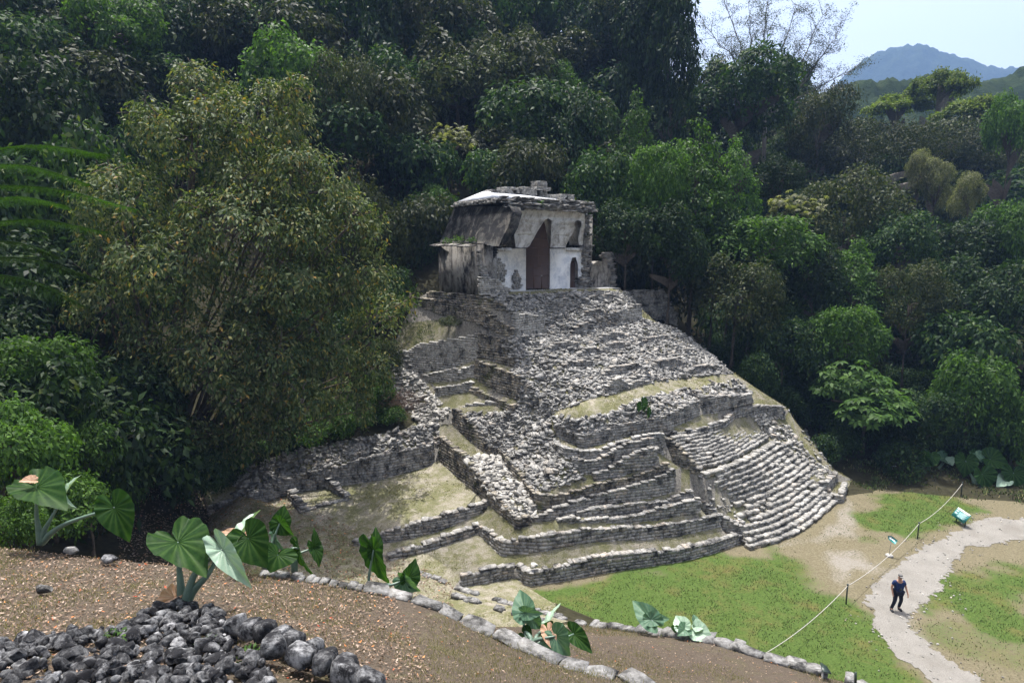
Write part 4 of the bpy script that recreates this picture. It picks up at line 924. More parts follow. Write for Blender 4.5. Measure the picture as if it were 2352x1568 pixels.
def big_row(L, size, dep, th, label):
    bb = Buf(); Pl = resample(line3(L), .05); s = np.r_[0, np.cumsum(np.linalg.norm(np.diff(Pl, axis=0), axis=1))]; x = 0
    while x < s[-1]:
        l = random.uniform(*size); i = min(int(np.searchsorted(s, x+l/2)), len(Pl)-2); x += l
        d = norm(Pl[i+1]-Pl[i]); up = norm(np.array([0, 0, 1])-d*d[2]); n_ = np.cross(up, d)
        V, T = ROCKS[RNG.integers(len(ROCKS))]; V = np.sign(V)*(np.abs(V)/.5)**.55*.5
        A3 = np.array([d, n_, up]) @ np.array(Matrix.Rotation(random.gauss(0, .12), 3, 'Z') @ Matrix.Rotation(random.gauss(.25, .1), 3, 'X'))
        bb.add((V*np.array([l*1.02, random.uniform(*dep), random.uniform(*th)]))@A3+Pl[i]+up*.1, None, T)
    o = bb.build('stone_stair_edge', M_DARKROCK, None, False); return tag(o, label, 'stair edge')
big_row([(525, 1445, -8.2), (600, 1462, -7.9), (700, 1500, -7.6), (800, 1548, -7.3)], (.22, .38), (.35, .45), (.26, .34), 'upper row of large dark dressed blocks at the bottom edge')
big_row([(600, 1490, -7.4), (690, 1520, -7.2), (780, 1556, -7.0), (860, 1590, -6.8)], (.25, .5), (.3, .4), (.26, .34), 'lower row of large dark dressed blocks at the bottom edge')
def lone(name, px, py, k, s, mat, label, seed=0, flat=.5):
    bb = Buf(); V, T = ROCKS[seed % 9]; q = pt(px, py, k); bb.add(V*np.array([s, s*.7, s*flat])+q+np.array([0, 0, s*flat*.25]), None, T); return tag(bb.build(name, mat, None, False), label, 'rock')
lone('rock', 106, 1358, -9.7, .34, M_KERB, 'pale flat rock lying alone on the leaf litter at the left', 1)
lone('rock', 252, 1290, -11.7, .42, M_DARKROCK, 'dark low rock at the rim of the leaf strewn slope', 2)
lone('rock', 165, 1268, -12.3, .40, M_KERB, 'white rock at the slope rim below the left elephant ear plant', 3)
lone('boulder', 1241, 872, 37.0, .95, M_KERB, 'large round grey boulder lying in the main rubble slope', 4, .8)
lone('boulder', 1228, 1300, .9, .55, M_CAP, 'whitish stone lying on the second terrace above the bottom wall', 5, .5)
for i, (x, y) in enumerate(((2035, 1072), (2052, 1078), (2072, 1082), (2102, 1088))): lone('rock', x, y, 42.5-i*.3, .8, M_KERB, ['pale block, leftmost of the row of stones below the right-hand bushes', 'second block from the left in the row below the right-hand bushes', 'third block from the left in the row below the right-hand bushes', 'last block on the right in the row below the right-hand bushes'][i], i+2, .6)['group'] = 'row of stones below the bushes'
lone('rock', 2268, 1122, 40.2, .9, M_KERB, 'low grey boulder beside the rope end among the elephant ears', 6, .5); lone('rock', 2318, 1138, 39.5, 1.0, M_KERB, 'white boulder right of the elephant ear clump', 7, .55)
# ------------------------------------------------------------------ trees
def leaf_quads(P, nrm, axd, L, Wd, fold=.12, rng=RNG):
    """one folded quad per leaf: base, side, tip, side"""
    n = len(P); a = norm(axd-(axd*nrm).sum(1, keepdims=True)*nrm); s = np.cross(nrm, a)
    L = L[:, None]; Wd = Wd[:, None]
    V = np.stack([P, P+a*L*.45+s*Wd*.5+nrm*Wd*fold, P+a*L-nrm*L*.10, P+a*L*.45-s*Wd*.5+nrm*Wd*fold], 1)
    return V.reshape(-1, 3)
def crown_leaves(lobes, dens, leaf, droop=.4, clump=.45, per=26, aspect=.42, up=.35, seed=0, shell=(.62, 1.06), gaps=.42, low=-.8):
    """lobes: (n, 4+) x y z r [flatten]; leaf clumps sit on the outer part of each lobe"""
    rng = np.random.default_rng(seed); lobes = np.asarray(lobes, float); out = []
    for i, lb in enumerate(lobes):
        c, r = lb[:3], lb[3]; fl = lb[4] if len(lb) > 4 else .85
        nc = max(6, int(dens*4*math.pi*r*r*.55))
        d = norm(rng.normal(0, 1, (nc*2, 3))); d = d[(d[:, 2] > low)][:nc]
        nz = np.array([mn.noise(Vector(q)*1.9+Vector((seed*3.1+i*5.7, i, seed))) for q in d])
        d = d[nz > -gaps+rng.normal(0, .12, len(d))*.5]
        q = c+d*np.array([1, 1, fl])*r*rng.uniform(*shell, (len(d), 1))
        keep = np.ones(len(q), bool)
        for j, lo in enumerate(lobes):
            if j != i: keep &= np.linalg.norm((q-lo[:3])/np.array([1, 1, lo[4] if len(lo) > 4 else .85]), axis=1) > lo[3]*.72
        q = q[keep]; d = d[keep]
        if not len(q): continue
        n = len(q)*per; k = np.repeat(np.arange(len(q)), per); cr = clump*rng.uniform(.55, 1.35, len(q))[k][:, None]
        off = rng.normal(0, 1, (n, 3)); dn = norm(d*np.array([1, 1, .8])+np.array([0, 0, up]))[k]
        off -= dn*(off*dn).sum(1, keepdims=True)*.62; off *= cr*.62; off[:, 2] -= droop*.45*cr[:, 0]*np.abs(rng.normal(0, 1, n))
        P = q[k]+off
        nr = norm(dn+rng.normal(0, .48, (n, 3))); ax = norm(off*.9/cr+rng.normal(0, .6, (n, 3))-np.array([0, 0, droop*1.5]))
        L = leaf*rng.uniform(.6, 1.3, n); out.append(leaf_quads(P, nr, ax, L, L*aspect*rng.uniform(.8, 1.25, n)))
    V = np.concatenate(out); return V, np.arange(len(V)).reshape(-1, 4)
def lobe_set(seed, n, R, flat=.8, spread=.62, rr=(.36, .58)):
    r = np.random.default_rng(seed); L = [[0, 0, .05*R, R*.62, flat]]
    for i in range(n):
        a = i*2.4+r.uniform(-.5, .5); e = r.uniform(-.55, .95); rad = R*spread*math.cos(e*.9)*r.uniform(.75, 1.15)
        L.append([rad*math.cos(a), rad*math.sin(a), R*flat*.75*math.sin(e)*r.uniform(.7, 1.15), R*r.uniform(*rr), r.uniform(.65, .95)])
    return L
def cone_set(seed, R, H):
    r = np.random.default_rng(seed); L = []
    for i in range(9):
        f = i/8; w = R*(1-.82*f**1.2); n = 1 if f > .85 else 3
        for k in range(n):
            a = r.uniform(0, 6.28); L.append([w*.5*math.cos(a)*(n > 1), w*.5*math.sin(a)*(n > 1), -H+2*H*f, w*r.uniform(.55, .75)+.25, 1.25])
    return L
def pads(seed, n, R, H, pr=(.22, .4)):
    r = np.random.default_rng(seed); L = []
    for i in range(n):
        a = r.uniform(0, 6.28); rad = R*math.sqrt(r.uniform(.05, 1)); z = H*(1-(rad/R)**1.6)*r.uniform(.35, 1)-H*.3+r.uniform(-.3, .3)
        L.append([rad*math.cos(a), rad*math.sin(a), z, R*r.uniform(*pr), .28])
    return L
def crown_mesh(name, mat, lobes, **k):
    V, Q = crown_leaves(lobes, **k); return mesh_data(name, V, Q, None, [mat])
CR = {}
def kind(k, mats, makers):
    CR[k] = [crown_mesh('crown', m, *mk[:1], **mk[1]) for m, mk in zip(mats, makers)]
kind('dark', [M_LEAF]*4, [(lobe_set(s, 9, 4), dict(dens=2.4, leaf=.36, droop=.3, clump=.6, per=26, seed=s, gaps=.3)) for s in (1, 2, 3, 4)])
kind('fresh', [M_LEAFB]*2, [(lobe_set(s, 10, 4, .85), dict(dens=2.3, leaf=.38, droop=.6, clump=.55, per=24, seed=s)) for s in (11, 12)])
kind('olive', [M_LEAFO]*2, [(lobe_set(s, 11, 4, .9, .7), dict(dens=2.2, leaf=.32, droop=.4, clump=.6, per=22, seed=s, gaps=.25)) for s in (21, 22)])
kind('vine', [M_LEAFB], [(cone_set(31, 2.6, 4), dict(dens=2.6, leaf=.33, droop=1.3, clump=.5, per=26, seed=31, low=-1))])
_r = np.random.default_rng(32); kind('vinedark', [M_LEAF], [([[_r.uniform(-1.3, 1.3), _r.uniform(-1.3, 1.3), z_, _r.uniform(1.0, 1.9), 1.0] for z_ in np.linspace(-3.8, 3.8, 13)], dict(dens=2.6, leaf=.36, droop=.6, clump=.5, per=24, seed=32, gaps=.3))])
kind('feather', [M_LEAFO], [(pads(41, 46, 4, 2.8), dict(dens=2.2, leaf=.20, droop=.25, clump=.5, per=24, aspect=.34, seed=41, gaps=.2))])
kind('lime', [M_LEAFL], [(pads(51, 26, 4, 2.6, (.2, .36)), dict(dens=3.0, leaf=.36, droop=.3, clump=.5, per=24, seed=51, aspect=.5))])
kind('pale', [M_LEAFW], [(lobe_set(61, 7, 4, .95, .4), dict(dens=4.0, leaf=.26, droop=.6, clump=.4, per=24, seed=61, gaps=.7))])
kind('shrub', [M_LEAFB]*2, [(lobe_set(s, 9, 2, .8), dict(dens=8, leaf=.24, droop=.7, clump=.32, per=18, seed=s, gaps=.5)) for s in (71, 72)])
def broad(seed, mat, n=60, R=4, leaf=.62, spread=.8):
    r = np.random.default_rng(seed); Ps, Ns, As, Ls = [], [], [], []
    for lb in lobe_set(seed, 8, R, .8, .6):
        d = norm(r.normal(0, 1, (n, 3))); d = d[d[:, 2] > -.35]; q = np.array(lb[:3])+d*lb[3]*r.uniform(.75, 1.08, (len(d), 1))
        for p, dd in zip(q, d):
            m = r.integers(6, 10); a = np.linspace(0, 6.28, m, endpoint=False)+r.uniform(0, 1); z = norm(dd*.6+np.array([0, 0, .8])+r.normal(0, .2, 3)); x = norm(np.cross(z, [.3, .2, 1.])); y = np.cross(z, x)
            ax = np.cos(a)[:, None]*x+np.sin(a)[:, None]*y-z*.35
            Ps.append(np.tile(p, (m, 1))+ax*.06); Ns.append(norm(z+ax*.25)); As.append(norm(ax)); Ls.append(leaf*r.uniform(.7, 1.2, m))
    L = np.concatenate(Ls); V = leaf_quads(np.concatenate(Ps), np.concatenate(Ns), np.concatenate(As), L, L*.42, .1)
    return mesh_data('crown', V, np.arange(len(V)).reshape(-1, 4), None, [mat])
CR['broad'] = [broad(81, M_LEAFB)]
def palmate(seed, mat):
    r = np.random.default_rng(seed); Ps, Ns, As, Ls = [], [], [], []
    for i in range(26):
        a0 = r.uniform(0, 6.28); rad = 4*math.sqrt(r.uniform(.05, 1)); p = np.array([rad*math.cos(a0), rad*math.sin(a0), 1.6*(1-(rad/4)**2)+r.uniform(-.5, .5)])
        for k in range(5):
            pc = p+r.normal(0, .45, 3); m = 9; a = np.linspace(0, 6.28, m, endpoint=False); z = norm(np.array([0, 0, 1])+r.normal(0, .35, 3)); x = norm(np.cross(z, [1., .2, .1])); y = np.cross(z, x)
            ax = np.cos(a)[:, None]*x+np.sin(a)[:, None]*y-z*.3; Ps.append(np.tile(pc, (m, 1))); Ns.append(norm(z+ax*.2)); As.append(norm(ax)); Ls.append(np.full(m, .75)*r.uniform(.7, 1.1))
    L = np.concatenate(Ls); V = leaf_quads(np.concatenate(Ps), np.concatenate(Ns), np.concatenate(As), L, L*.3, .1)
    return mesh_data('crown', V, np.arange(len(V)).reshape(-1, 4), None, [mat])
CR['palm'] = [palmate(91, M_LEAFW)]
def trunk_mesh(seed, limbs, mat, spread=2.6, thick=.028):
    """unit tall trunk (z 0..1) with limbs; x and y are metres"""
    r = np.random.default_rng(seed); b = Buf()
    z = np.linspace(0, 1, 9); wob = np.cumsum(r.normal(0, .09, (9, 2)), 0); c = np.c_[wob-wob[0], z]
    tube(b, c, np.interp(z, [0, .06, 1], [.26, .17, .06]), 8)
    for i in range(limbs):
        f = r.uniform(.55, .97); p = np.array([np.interp(f, z, c[:, k]) for k in range(3)]); a = i*2.4+r.uniform(-.4, .4); ln = spread*r.uniform(.6, 1.1)
        t = np.linspace(0, 1, 6)[:, None]; q = p+np.c_[np.cos(a)*ln*t[:, 0], np.sin(a)*ln*t[:, 0], .10*t[:, 0]**.8]+np.c_[r.normal(0, .1, (6, 2))*t, 0*t]
        tube(b, q, np.linspace(.06, .018, 6), 5)
    V = np.concatenate(b.V); return mesh_data('trunk', V, np.concatenate(b.Q), np.concatenate(b.T), [mat])
TRUNKS = [trunk_mesh(s, 7, M_BARK) for s in (1, 2)]; TRUNKP = [trunk_mesh(s, 9, M_BARKP, 3.0) for s in (3,)]
NT = [0]
def tree(px, py, Y, rx, ry, k, label, name='broadleaf_tree', cat='tree', pale=False, base=None, trunk=True):
    c = at(px, py, float(Y)); i = NT[0]; NT[0] += 1; s = Y/FPX
    zg = ground(c[0], c[1]+.6) if base is None else base; zg = min(zg, c[2]-.5)
    root = empty(name, (c[0], c[1], zg), (i*1.7) % 6.28); tag(root, label, cat)
    me = CR[k][i % len(CR[k])]; o = link(bpy.data.objects.new('crown', me), root); o.location = (0, 0, c[2]-zg)
    e = {'vine': (2.9, 4.6), 'vinedark': (2.7, 4.8), 'feather': (4.4, 2.6), 'lime': (4.4, 2.4), 'palm': (4.4, 2.2), 'shrub': (2.2, 1.7)}.get(k, (4.4, 3.7))
    o.scale = (rx*s/e[0], rx*s/e[0], ry*s/e[1])
    if trunk:
        t = link(bpy.data.objects.new('trunk', (TRUNKP if pale else TRUNKS)[i % (1 if pale else 2)]), root); t.scale = (max(.35, rx*s/4.2),)*2+(max(.5, c[2]-zg-ry*s*.05),)
    return root
T = tree
T(150, 560, 36, 190, 300, 'dark', 'large dark tree at the left edge behind the big yellowing tree')
T(40, 330, 44, 170, 230, 'dark', 'tall dark tree at the left edge of the photo')
T(262, 70, 58, 105, 110, 'fresh', 'bright green tree crown in the upper left corner')
T(100, 90, 62, 150, 150, 'dark', 'dark tree left of the bright green crown at the top')
T(430, 110, 66, 110, 140, 'dark', 'dark tree just right of the bright green crown at the top')
T(590, 60, 70, 120, 110, 'dark', 'dark glossy tree at the top above the yellowing tree')
T(680, 190, 58, 120, 130, 'fresh', 'mid green tree showing above the right shoulder of the yellowing tree')
T(790, 250, 56, 80, 130, 'olive', 'olive grey tree beside the right flank of the yellowing tree')
T(880, 120, 72, 70, 240, 'vinedark', 'tall vine wrapped column tree at the top left of centre')
T(930, 420, 62, 95, 150, 'dark', 'dark tree standing left of the temple roof')
T(850, 520, 48, 90, 150, 'olive', 'greyish bush tree touching the right side of the yellowing tree')
T(960, 600, 55, 70, 90, 'dark', 'very dark low tree beside the blackened left wall of the temple')
T(1050, 210, 70, 130, 120, 'olive', 'olive feathery leaved tree above the temple, left one')
T(1170, 200, 76, 90, 130, 'olive', 'olive tree directly above the temple roof comb')
T(1035, 335, 60, 60, 45, 'palm', 'pale palmate leaved tree left above the temple roof')
T(1130, 415, 57, 55, 40, 'fresh', 'small bright bush just behind the white temple roof')
T(1000, 480, 56, 60, 70, 'fresh', 'green bush behind the left roof slope of the temple')
T(1290, 330, 64, 110, 150, 'dark', 'dark tree behind the right half of the temple roof')
T(1270, 210, 74, 70, 70, 'fresh', 'green crown with a dead branch tangle above the temple')
T(1380, 90, 88, 100, 150, 'dark', 'tall dark tree at the top right of centre')
T(1500, 60, 80, 85, 130, 'dark', 'dark crown of the tall ivy covered tree against the sky')
T(1440, 20, 86, 90, 90, 'olive', 'olive crown at the top edge left of the tall ivy covered tree')
T(1470, 200, 78, 50, 230, 'vinedark', 'narrow vine covered tree left of the tall trunk')
T(1540, 140, 74, 62, 250, 'vinedark', 'tall dark ivy covered trunk against the sky')
T(1460, 320, 62, 55, 110, 'vine', 'slim vine draped tree right of the temple roof')
T(1600, 400, 54, 90, 125, 'vine', 'bright vine draped tree with the highest pointed top right of the temple')
T(1685, 410, 55, 60, 95, 'vine', 'bright vine draped tree with the lower pointed top')
T(1505, 420, 52, 75, 90, 'fresh', 'bright fresh green tree between temple and vine draped trees')
T(1440, 530, 51, 85, 80, 'dark', 'dark bush tree right beside the temple')
T(1540, 560, 50, 90, 100, 'dark', 'dark tree below the bright vine draped trees')
T(1700, 225, 80, 130, 115, 'dark', 'large dark dome shaped tree below the bare tree')
T(1620, 250, 84, 70, 110, 'olive', 'olive tree between the tall trunk and the dome tree')
T(1785, 410, 62, 60, 60, 'dark', 'dark round tree right of the lower pointed vine tree')
T(1820, 490, 58, 65, 45, 'palm', 'pale palmate leaved tree at mid right')
T(1885, 270, 84, 75, 95, 'olive', 'olive leaning tree right of the dark dome tree')
T(1735, 570, 52, 130, 80, 'fresh', 'wide green tree with arching crown at mid right')
T(1690, 670, 49, 110, 110, 'olive', 'olive feathery tree overhanging the shaded right flank')
T(1640, 560, 53, 70, 90, 'dark', 'dark tree left of the wide arching green tree')
T(1990, 340, 86, 150, 100, 'feather', 'wide feathery brownish tree with visible branches', pale=True)
T(2130, 330, 92, 130, 80, 'feather', 'feathery tree partly behind the creamy flowering crowns')
T(2160, 195, 108, 62, 40, 'lime', 'lime green flat topped tree standing out against the mountains', pale=True)
T(2230, 250, 100, 70, 32, 'lime', 'low lime green tree right of the flat topped one')
T(2060, 240, 112, 60, 26, 'lime', 'faint lime green crown left of the flat topped tree')
T(2110, 395, 74, 42, 50, 'pale', 'creamy flowering rounded crown, upper of the three')
T(2150, 425, 72, 45, 60, 'pale', 'creamy flowering rounded crown, middle of the three')
T(2225, 450, 68, 52, 50, 'pale', 'creamy flowering rounded crown, lowest and rightmost')
T(2325, 290, 76, 60, 90, 'fresh', 'bright green tree at the right edge below the mountains')
T(2320, 560, 58, 80, 110, 'fresh', 'bright green tree low at the right edge')
T(2230, 560, 60, 100, 80, 'dark', 'dark viny tree below the creamy crowns')
T(1940, 500, 64, 120, 110, 'olive', 'dim olive tree below the wide feathery tree')
T(2060, 560, 58, 90, 90, 'dark', 'dark tree in the middle of the right forest')
T(1960, 625, 53, 75, 80, 'vine', 'upright green viny tree in the middle of the right forest')
T(1870, 640, 52, 80, 100, 'dark', 'dark tree right of the olive overhanging tree')
T(2090, 690, 50, 80, 95, 'olive', 'greyish leafed tree above the pale leaved bush')
T(2250, 690, 50, 110, 120, 'dark', 'dark tree at the right below the viny tree')
T(2350, 760, 47, 70, 110, 'dark', 'dark tree at the right edge above the elephant ears')
T(1800, 790, 48, 90, 100, 'dark', 'dark tree at the edge of the shaded right flank')
T(1930, 780, 47, 90, 90, 'fresh', 'leafy tree just above the pale leaved bush')
T(1990, 915, 44, 130, 95, 'broad', 'broad leaved bush with pale shiny leaves right of the stairway', 'broadleaf_bush', 'bush')
T(2130, 960, 43, 80, 85, 'dark', 'dark bush right of the pale leaved bush', 'leafy_bush', 'bush')
T(2230, 900, 43, 90, 100, 'shrub', 'fresh green bush above the elephant ear clump', 'leafy_bush', 'bush')
T(2330, 980, 42, 70, 90, 'shrub', 'green bush at the right edge over the elephant ears', 'leafy_bush', 'bush')
T(90, 870, 24, 120, 110, 'shrub', 'light leafed shrub at the left edge, upper one', 'leafy_shrub', 'shrub')
T(40, 1020, 20, 120, 120, 'shrub', 'light leafed shrub at the left edge, lower one', 'leafy_shrub', 'shrub')
T(190, 1040, 23, 80, 90, 'shrub', 'green shrub left of the large tree trunk', 'leafy_shrub', 'shrub')
T(130, 1150, 19.5, 110, 80, 'shrub', 'dense green shrub just behind the left elephant ear plant', 'leafy_shrub', 'shrub', trunk=False)
T(255, 1110, 25, 80, 90, 'shrub', 'dark shrub right behind the hanging leaf of the left plant', 'leafy_shrub', 'shrub', trunk=False)
T(460, 1095, 30, 75, 85, 'dark', 'dark leafy mass at the foot of the yellowing tree', 'leafy_shrub', 'shrub', trunk=False)
T(555, 1035, 33.6, 62, 48, 'shrub', 'bush at the left end of the rough rubble bank', 'leafy_shrub', 'shrub', trunk=False)
T(620, 1000, 35.4, 75, 60, 'dark', 'dark bush under the drooping branches of the yellowing tree', 'leafy_shrub', 'shrub', trunk=False)
T(500, 1080, 32.6, 60, 60, 'dark', 'dark bush where the long courtyard wall ends on the left', 'leafy_shrub', 'shrub', trunk=False)
T(880, 830, 41.5, 45, 60, 'olive', 'greyish shrub on the grassy slope above the bright rubble strip', 'leafy_shrub', 'shrub', trunk=False)
T(1036, 738, 41.7, 28, 15, 'olive', 'low brownish bush between the left wall bands of the pyramid', 'leafy_shrub', 'shrub', trunk=False)
T(30, 1190, 15, 70, 70, 'shrub', 'low straggly shrub beside the left elephant ear plant', 'leafy_shrub', 'shrub', trunk=False)
T(850, 905, 38.6, 62, 50, 'shrub', 'green bush beside the bright rubble strip', 'leafy_shrub', 'shrub', trunk=False)
T(800, 960, 37, 62, 42, 'shrub', 'low green bush above the rough rubble bank', 'leafy_shrub', 'shrub', trunk=False)
T(895, 952, 38.0, 40, 24, 'shrub', 'small weedy bush at the end of the bright rubble strip', 'leafy_shrub', 'shrub', trunk=False)
T(700, 985, 36.2, 70, 42, 'shrub', 'shrub hanging over the left part of the rubble bank', 'leafy_shrub', 'shrub', trunk=False)

# the large tree with yellowing leaves
root = empty('yellowing_tree', (*at(400, 1190, 1.5)[:2], 1.3)); rl = np.array(root.location)
tag(root, 'huge spreading tree with drooping green and yellow leaves on the left', 'tree')
LB = [(300, 470, 32, 140), (440, 330, 33, 140), (590, 300, 34, 140), (470, 215, 34.5, 85), (640, 250, 34.5, 80), (700, 440, 33, 140), (800, 520, 33, 105), (560, 540, 31, 170), (390, 620, 30.5, 160), (260, 690, 31, 120), (690, 650, 31.5, 140), (835, 640, 33, 85),
      (490, 800, 30, 140), (640, 830, 31, 115), (330, 860, 30.5, 110), (560, 930, 31, 90), (410, 1000, 31, 85), (740, 800, 32.5, 95), (850, 740, 34, 60), (640, 960, 32, 70), (470, 1060, 30.5, 60), (720, 930, 33, 80), (850, 850, 35.5, 70), (890, 700, 37, 55), (800, 900, 35, 55), (560, 1020, 31.5, 60)]
rj = np.random.default_rng(12); lob = [[*(at(x, y, float(Y))-rl), r*Y/FPX*.80, .85] for x, y, Y, r in LB]
lob += [[*(at(x+rj.uniform(-1, 1)*r*.95, y+rj.uniform(-1, .9)*r*.95, float(Y)+rj.uniform(-1.5, 1))-rl), r*Y/FPX*rj.uniform(.28, .45), .8] for x, y, Y, r in LB for _ in range(2)]
V, Q = crown_leaves(lob, dens=4.2, leaf=.27, droop=.85, clump=.46, per=25, aspect=.38, seed=5, shell=(.55, 1.15), gaps=.22, low=-.8)
link(bpy.data.objects.new('crown', mesh_data('crown', V, Q, None, [M_LEAFY])), root)
b = Buf(); c0 = np.zeros(3)
for (bx, by, by2) in ((385, 1190, 0), (420, 1185, .4), (330, 1150, .9)):
    base = at(bx, by, 1.4)-rl; base[2] = -.2
    for lbx in lob[::3] if bx == 385 else lob[1::5]:
        e = np.array(lbx[:3]); m = base*.55+e*.45+np.array([0, 0, 2.0]); q = spline([base, base*.8+m*.2+np.array([0, 0, 1.6]), m, e], 14); q[1:-1] += RNG.normal(0, .1, (12, 3))
        tube(b, q, np.linspace(.26 if bx == 385 else .16, .035, 14), 6)
for e in lob:
    for k in range(4):
        d = norm(RNG.normal(0, 1, 3)+np.array([0, -.4, .2])); p = np.array(e[:3]); q = np.array([p+d*e[3]*f+RNG.normal(0, .06, 3) for f in np.linspace(.1, 1.12, 6)]); tube(b, q, np.linspace(.05, .012, 6), 4)
b.build('trunk', M_BARK).parent = root
# bare feathery tree against the sky
def bare_tree(name, label, base, tips, leafn, mat, rb, twig=5, leaf=.3):
    root = empty(name, base); tag(root, label, 'tree'); b = Buf(); P = []; r = np.random.default_rng(3)
    fork = np.array(tips).mean(0)*.35+np.array(base)*.65; fork[2] = base[2]+(np.array(tips)[:, 2].min()-base[2])*.75
    tube(b, spline([base, np.array(base)*.5+fork*.5+np.array([.3, 0, 0]), fork], 8)-np.array(base), np.linspace(rb, rb*.6, 8), 7)
    for t in tips:
        t = np.array(t); m = fork*.5+t*.5+np.array([0, 0, -.8])+r.normal(0, .5, 3); q = spline([fork, m, t], 16); q[1:] += r.normal(0, .12, (15, 3)); tube(b, q-np.array(base), np.linspace(rb*.38, .03, 16), 5)
        for i in range(5, 16):
            for k in range(2):
                d = norm(norm(q[i]-q[i-2])*.7+r.normal(0, .6, 3)+np.array([0, 0, .12])); L = r.uniform(1.2, 3.2); tw = np.array([q[i]+d*L*f+r.normal(0, .07, 3)+np.array([0, 0, .25*f*f]) for f in np.linspace(0, 1, 5)])
                tube(b, tw-np.array(base), np.linspace(.045, .015, 5), 4); P.append(tw[2:]); P.append(tw[3:]+r.normal(0, .3, (2, 3)))
    b.build('trunk', M_BARKP).parent = root
    P = np.concatenate(P); k = np.repeat(np.arange(len(P)), leafn); n = len(k); Pq = P[k]+r.normal(0, 1, (n, 3))*np.array([.42, .42, .16]); L = leaf*r.uniform(.6, 1.3, n)
    V = leaf_quads(Pq-np.array(base), norm(r.normal(0, .45, (n, 3))+np.array([0, 0, 1])), r.normal(0, 1, (n, 3)), L, L*.3, .1)
    link(bpy.data.objects.new('crown', mesh_data('crown', V, np.arange(len(V)).reshape(-1, 4), None, [mat])), root)
bare_tree('feathery_tree', 'tall thin leaved tree with bare branches spread against the white sky', (*at(1745, 380, 92.0)[:2], 18), [at(x, y, Y) for x, y, Y in ((1620, 60, 92), (1660, -20, 94), (1720, 10, 90), (1770, -30, 92), (1830, 10, 91), (1890, 30, 93), (1930, 70, 90), (1900, 110, 92), (1960, 160, 89), (1610, 130, 93), (1680, 110, 90), (1840, 100, 93), (1760, 60, 94))], 22, M_LEAFO, .42, leaf=.26)
# dead branch tangle above the temple
b = Buf(); r = np.random.default_rng(8); c0 = at(1325, 235, 70.0)
for i in range(46):
    d = norm(r.normal(0, 1, 3)*np.array([1, .5, .8])); L = r.uniform(1, 3.6); tube(b, [c0+d*L*f+r.normal(0, .12, 3)-np.array([0, 0, .4*f*f*L]) for f in np.linspace(0, 1, 6)], np.linspace(.06, .02, 6), 4)
tag(b.build('dead_branches', M_TWIG), 'tangle of dead grey branches hanging in the dark forest above the temple', 'branches')
b = Buf(); c0 = at(918, 922, 38.4)
for i in range(420):
    p = c0+r.normal(0, 1, 3)*np.array([.75, .5, .42]); d = norm(r.normal(0, 1, 3)); tube(b, [p, p+d*.25+np.array([0, 0, -.05]), p+d*.5], [.012, .01, .006], 3, False)
tag(b.build('brush_pile', simple('dry_brush', (.10, .07, .055, 1), .95, .1, noise=.3)), 'heap of dry brown brushwood beside the bright rubble strip', 'brush pile')

# forest that reads as one mass: the hillside behind and the valley on the right
def forest(pos, kinds, label, seed, dens=1.15, name='forest', mat=M_LEAF, leaf=.52):
    r = np.random.default_rng(seed); Vs = []
    tm = [crown_leaves(lobe_set(seed+i, 8, 4), dens=dens, leaf=leaf, droop=.6, clump=.8, per=20, seed=seed+i)[0] for i in range(4)]
    for p, R in pos:
        V = tm[r.integers(4)]; a = r.uniform(0, 6.28); c, s = math.cos(a), math.sin(a); k = R/4.2
        Vs.append((V*np.array([k, k, k*r.uniform(.85, 1.35)]))@np.array([[c, s, 0], [-s, c, 0], [0, 0, 1]])+p)
    V = np.concatenate(Vs); o = mobj(name, V, np.arange(len(V)).reshape(-1, 4), None, mat); return tag(o, label, 'forest', kind='stuff')
def spots(x0, x1, y0, y1, step, h, cond, seed, levels=1):
    r = np.random.default_rng(seed); out = []
    y = y0
    while y < y1:
        st = step*(1+(y-y0)*.008); x = x0
        while x < x1:
            p = np.array([x+r.uniform(-.4, .4)*st, y+r.uniform(-.4, .4)*st]); x += st
            zg = ground(*p)
            for lev in range(levels):
                q = np.array([p[0]+r.uniform(-2, 2)*(lev > 0), p[1], zg+r.uniform(*h)+lev*6.0])
                if cond(q, proj(q)): out.append((q, r.uniform(.55, .85)*st*.95))
        y += st*.85
    return out
hillc = lambda q, u: (u[0] < 1590) and (u[0] > -350) and not (u[0] > 1400 and u[1] < 60)
S1 = spots(-75, 34, 54, 125, 6.0, (3, 9), hillc, 1)
forest(S1[::2], None, 'dark jungle covering the hillside behind the temple', 101)
forest(S1[1::2], None, 'greener jungle crowns covering the hillside behind the temple', 131, mat=M_LEAFO)
valc = lambda q, u: u[0] > 1560 and u[1] > 305+25*math.sin(u[0]*.031)+18*math.sin(u[0]*.083) and u[1] < 1080 and u[1] > 800-(q[1]-47)*9.5
S2 = spots(13, 130, 47, 150, 5.2, (3, 9), valc, 2, 4)
forest(S2[::2], None, 'dark jungle filling the valley on the right', 151)
forest(S2[1::2], None, 'olive jungle crowns filling the valley on the right', 171, mat=M_LEAFO)
S5 = spots(13, 56, 62, 112, 5.5, (3, 9), lambda q, u: u[0] > 1560 and u[0] < 1960 and u[1] > 195+max(0, u[0]-1800)*.7 and u[1] > 800-(q[1]-47)*9.5, 6, 5)
S6 = spots(16.5, 42, 42, 58, 2.6, (.3, 1.6), lambda q, u: u[0] > 1640 and u[1] < 1085 and u[1] > 700 and not inside(PYR_PLAN, [q[:2]])[0] and not (u[1] > 1040 and u[0] < 2020), 9)
forest(S6, None, 'dark undergrowth along the shaded right side of the pyramid', 251, name='undergrowth', leaf=.45)
forest(S5, None, 'dark jungle below the dome shaped tree and the bare tree', 231)
S3 = spots(-34, -13, 24, 56, 4.5, (2, 7), lambda q, u: u[0] < 330 and u[1] < 1100, 3)
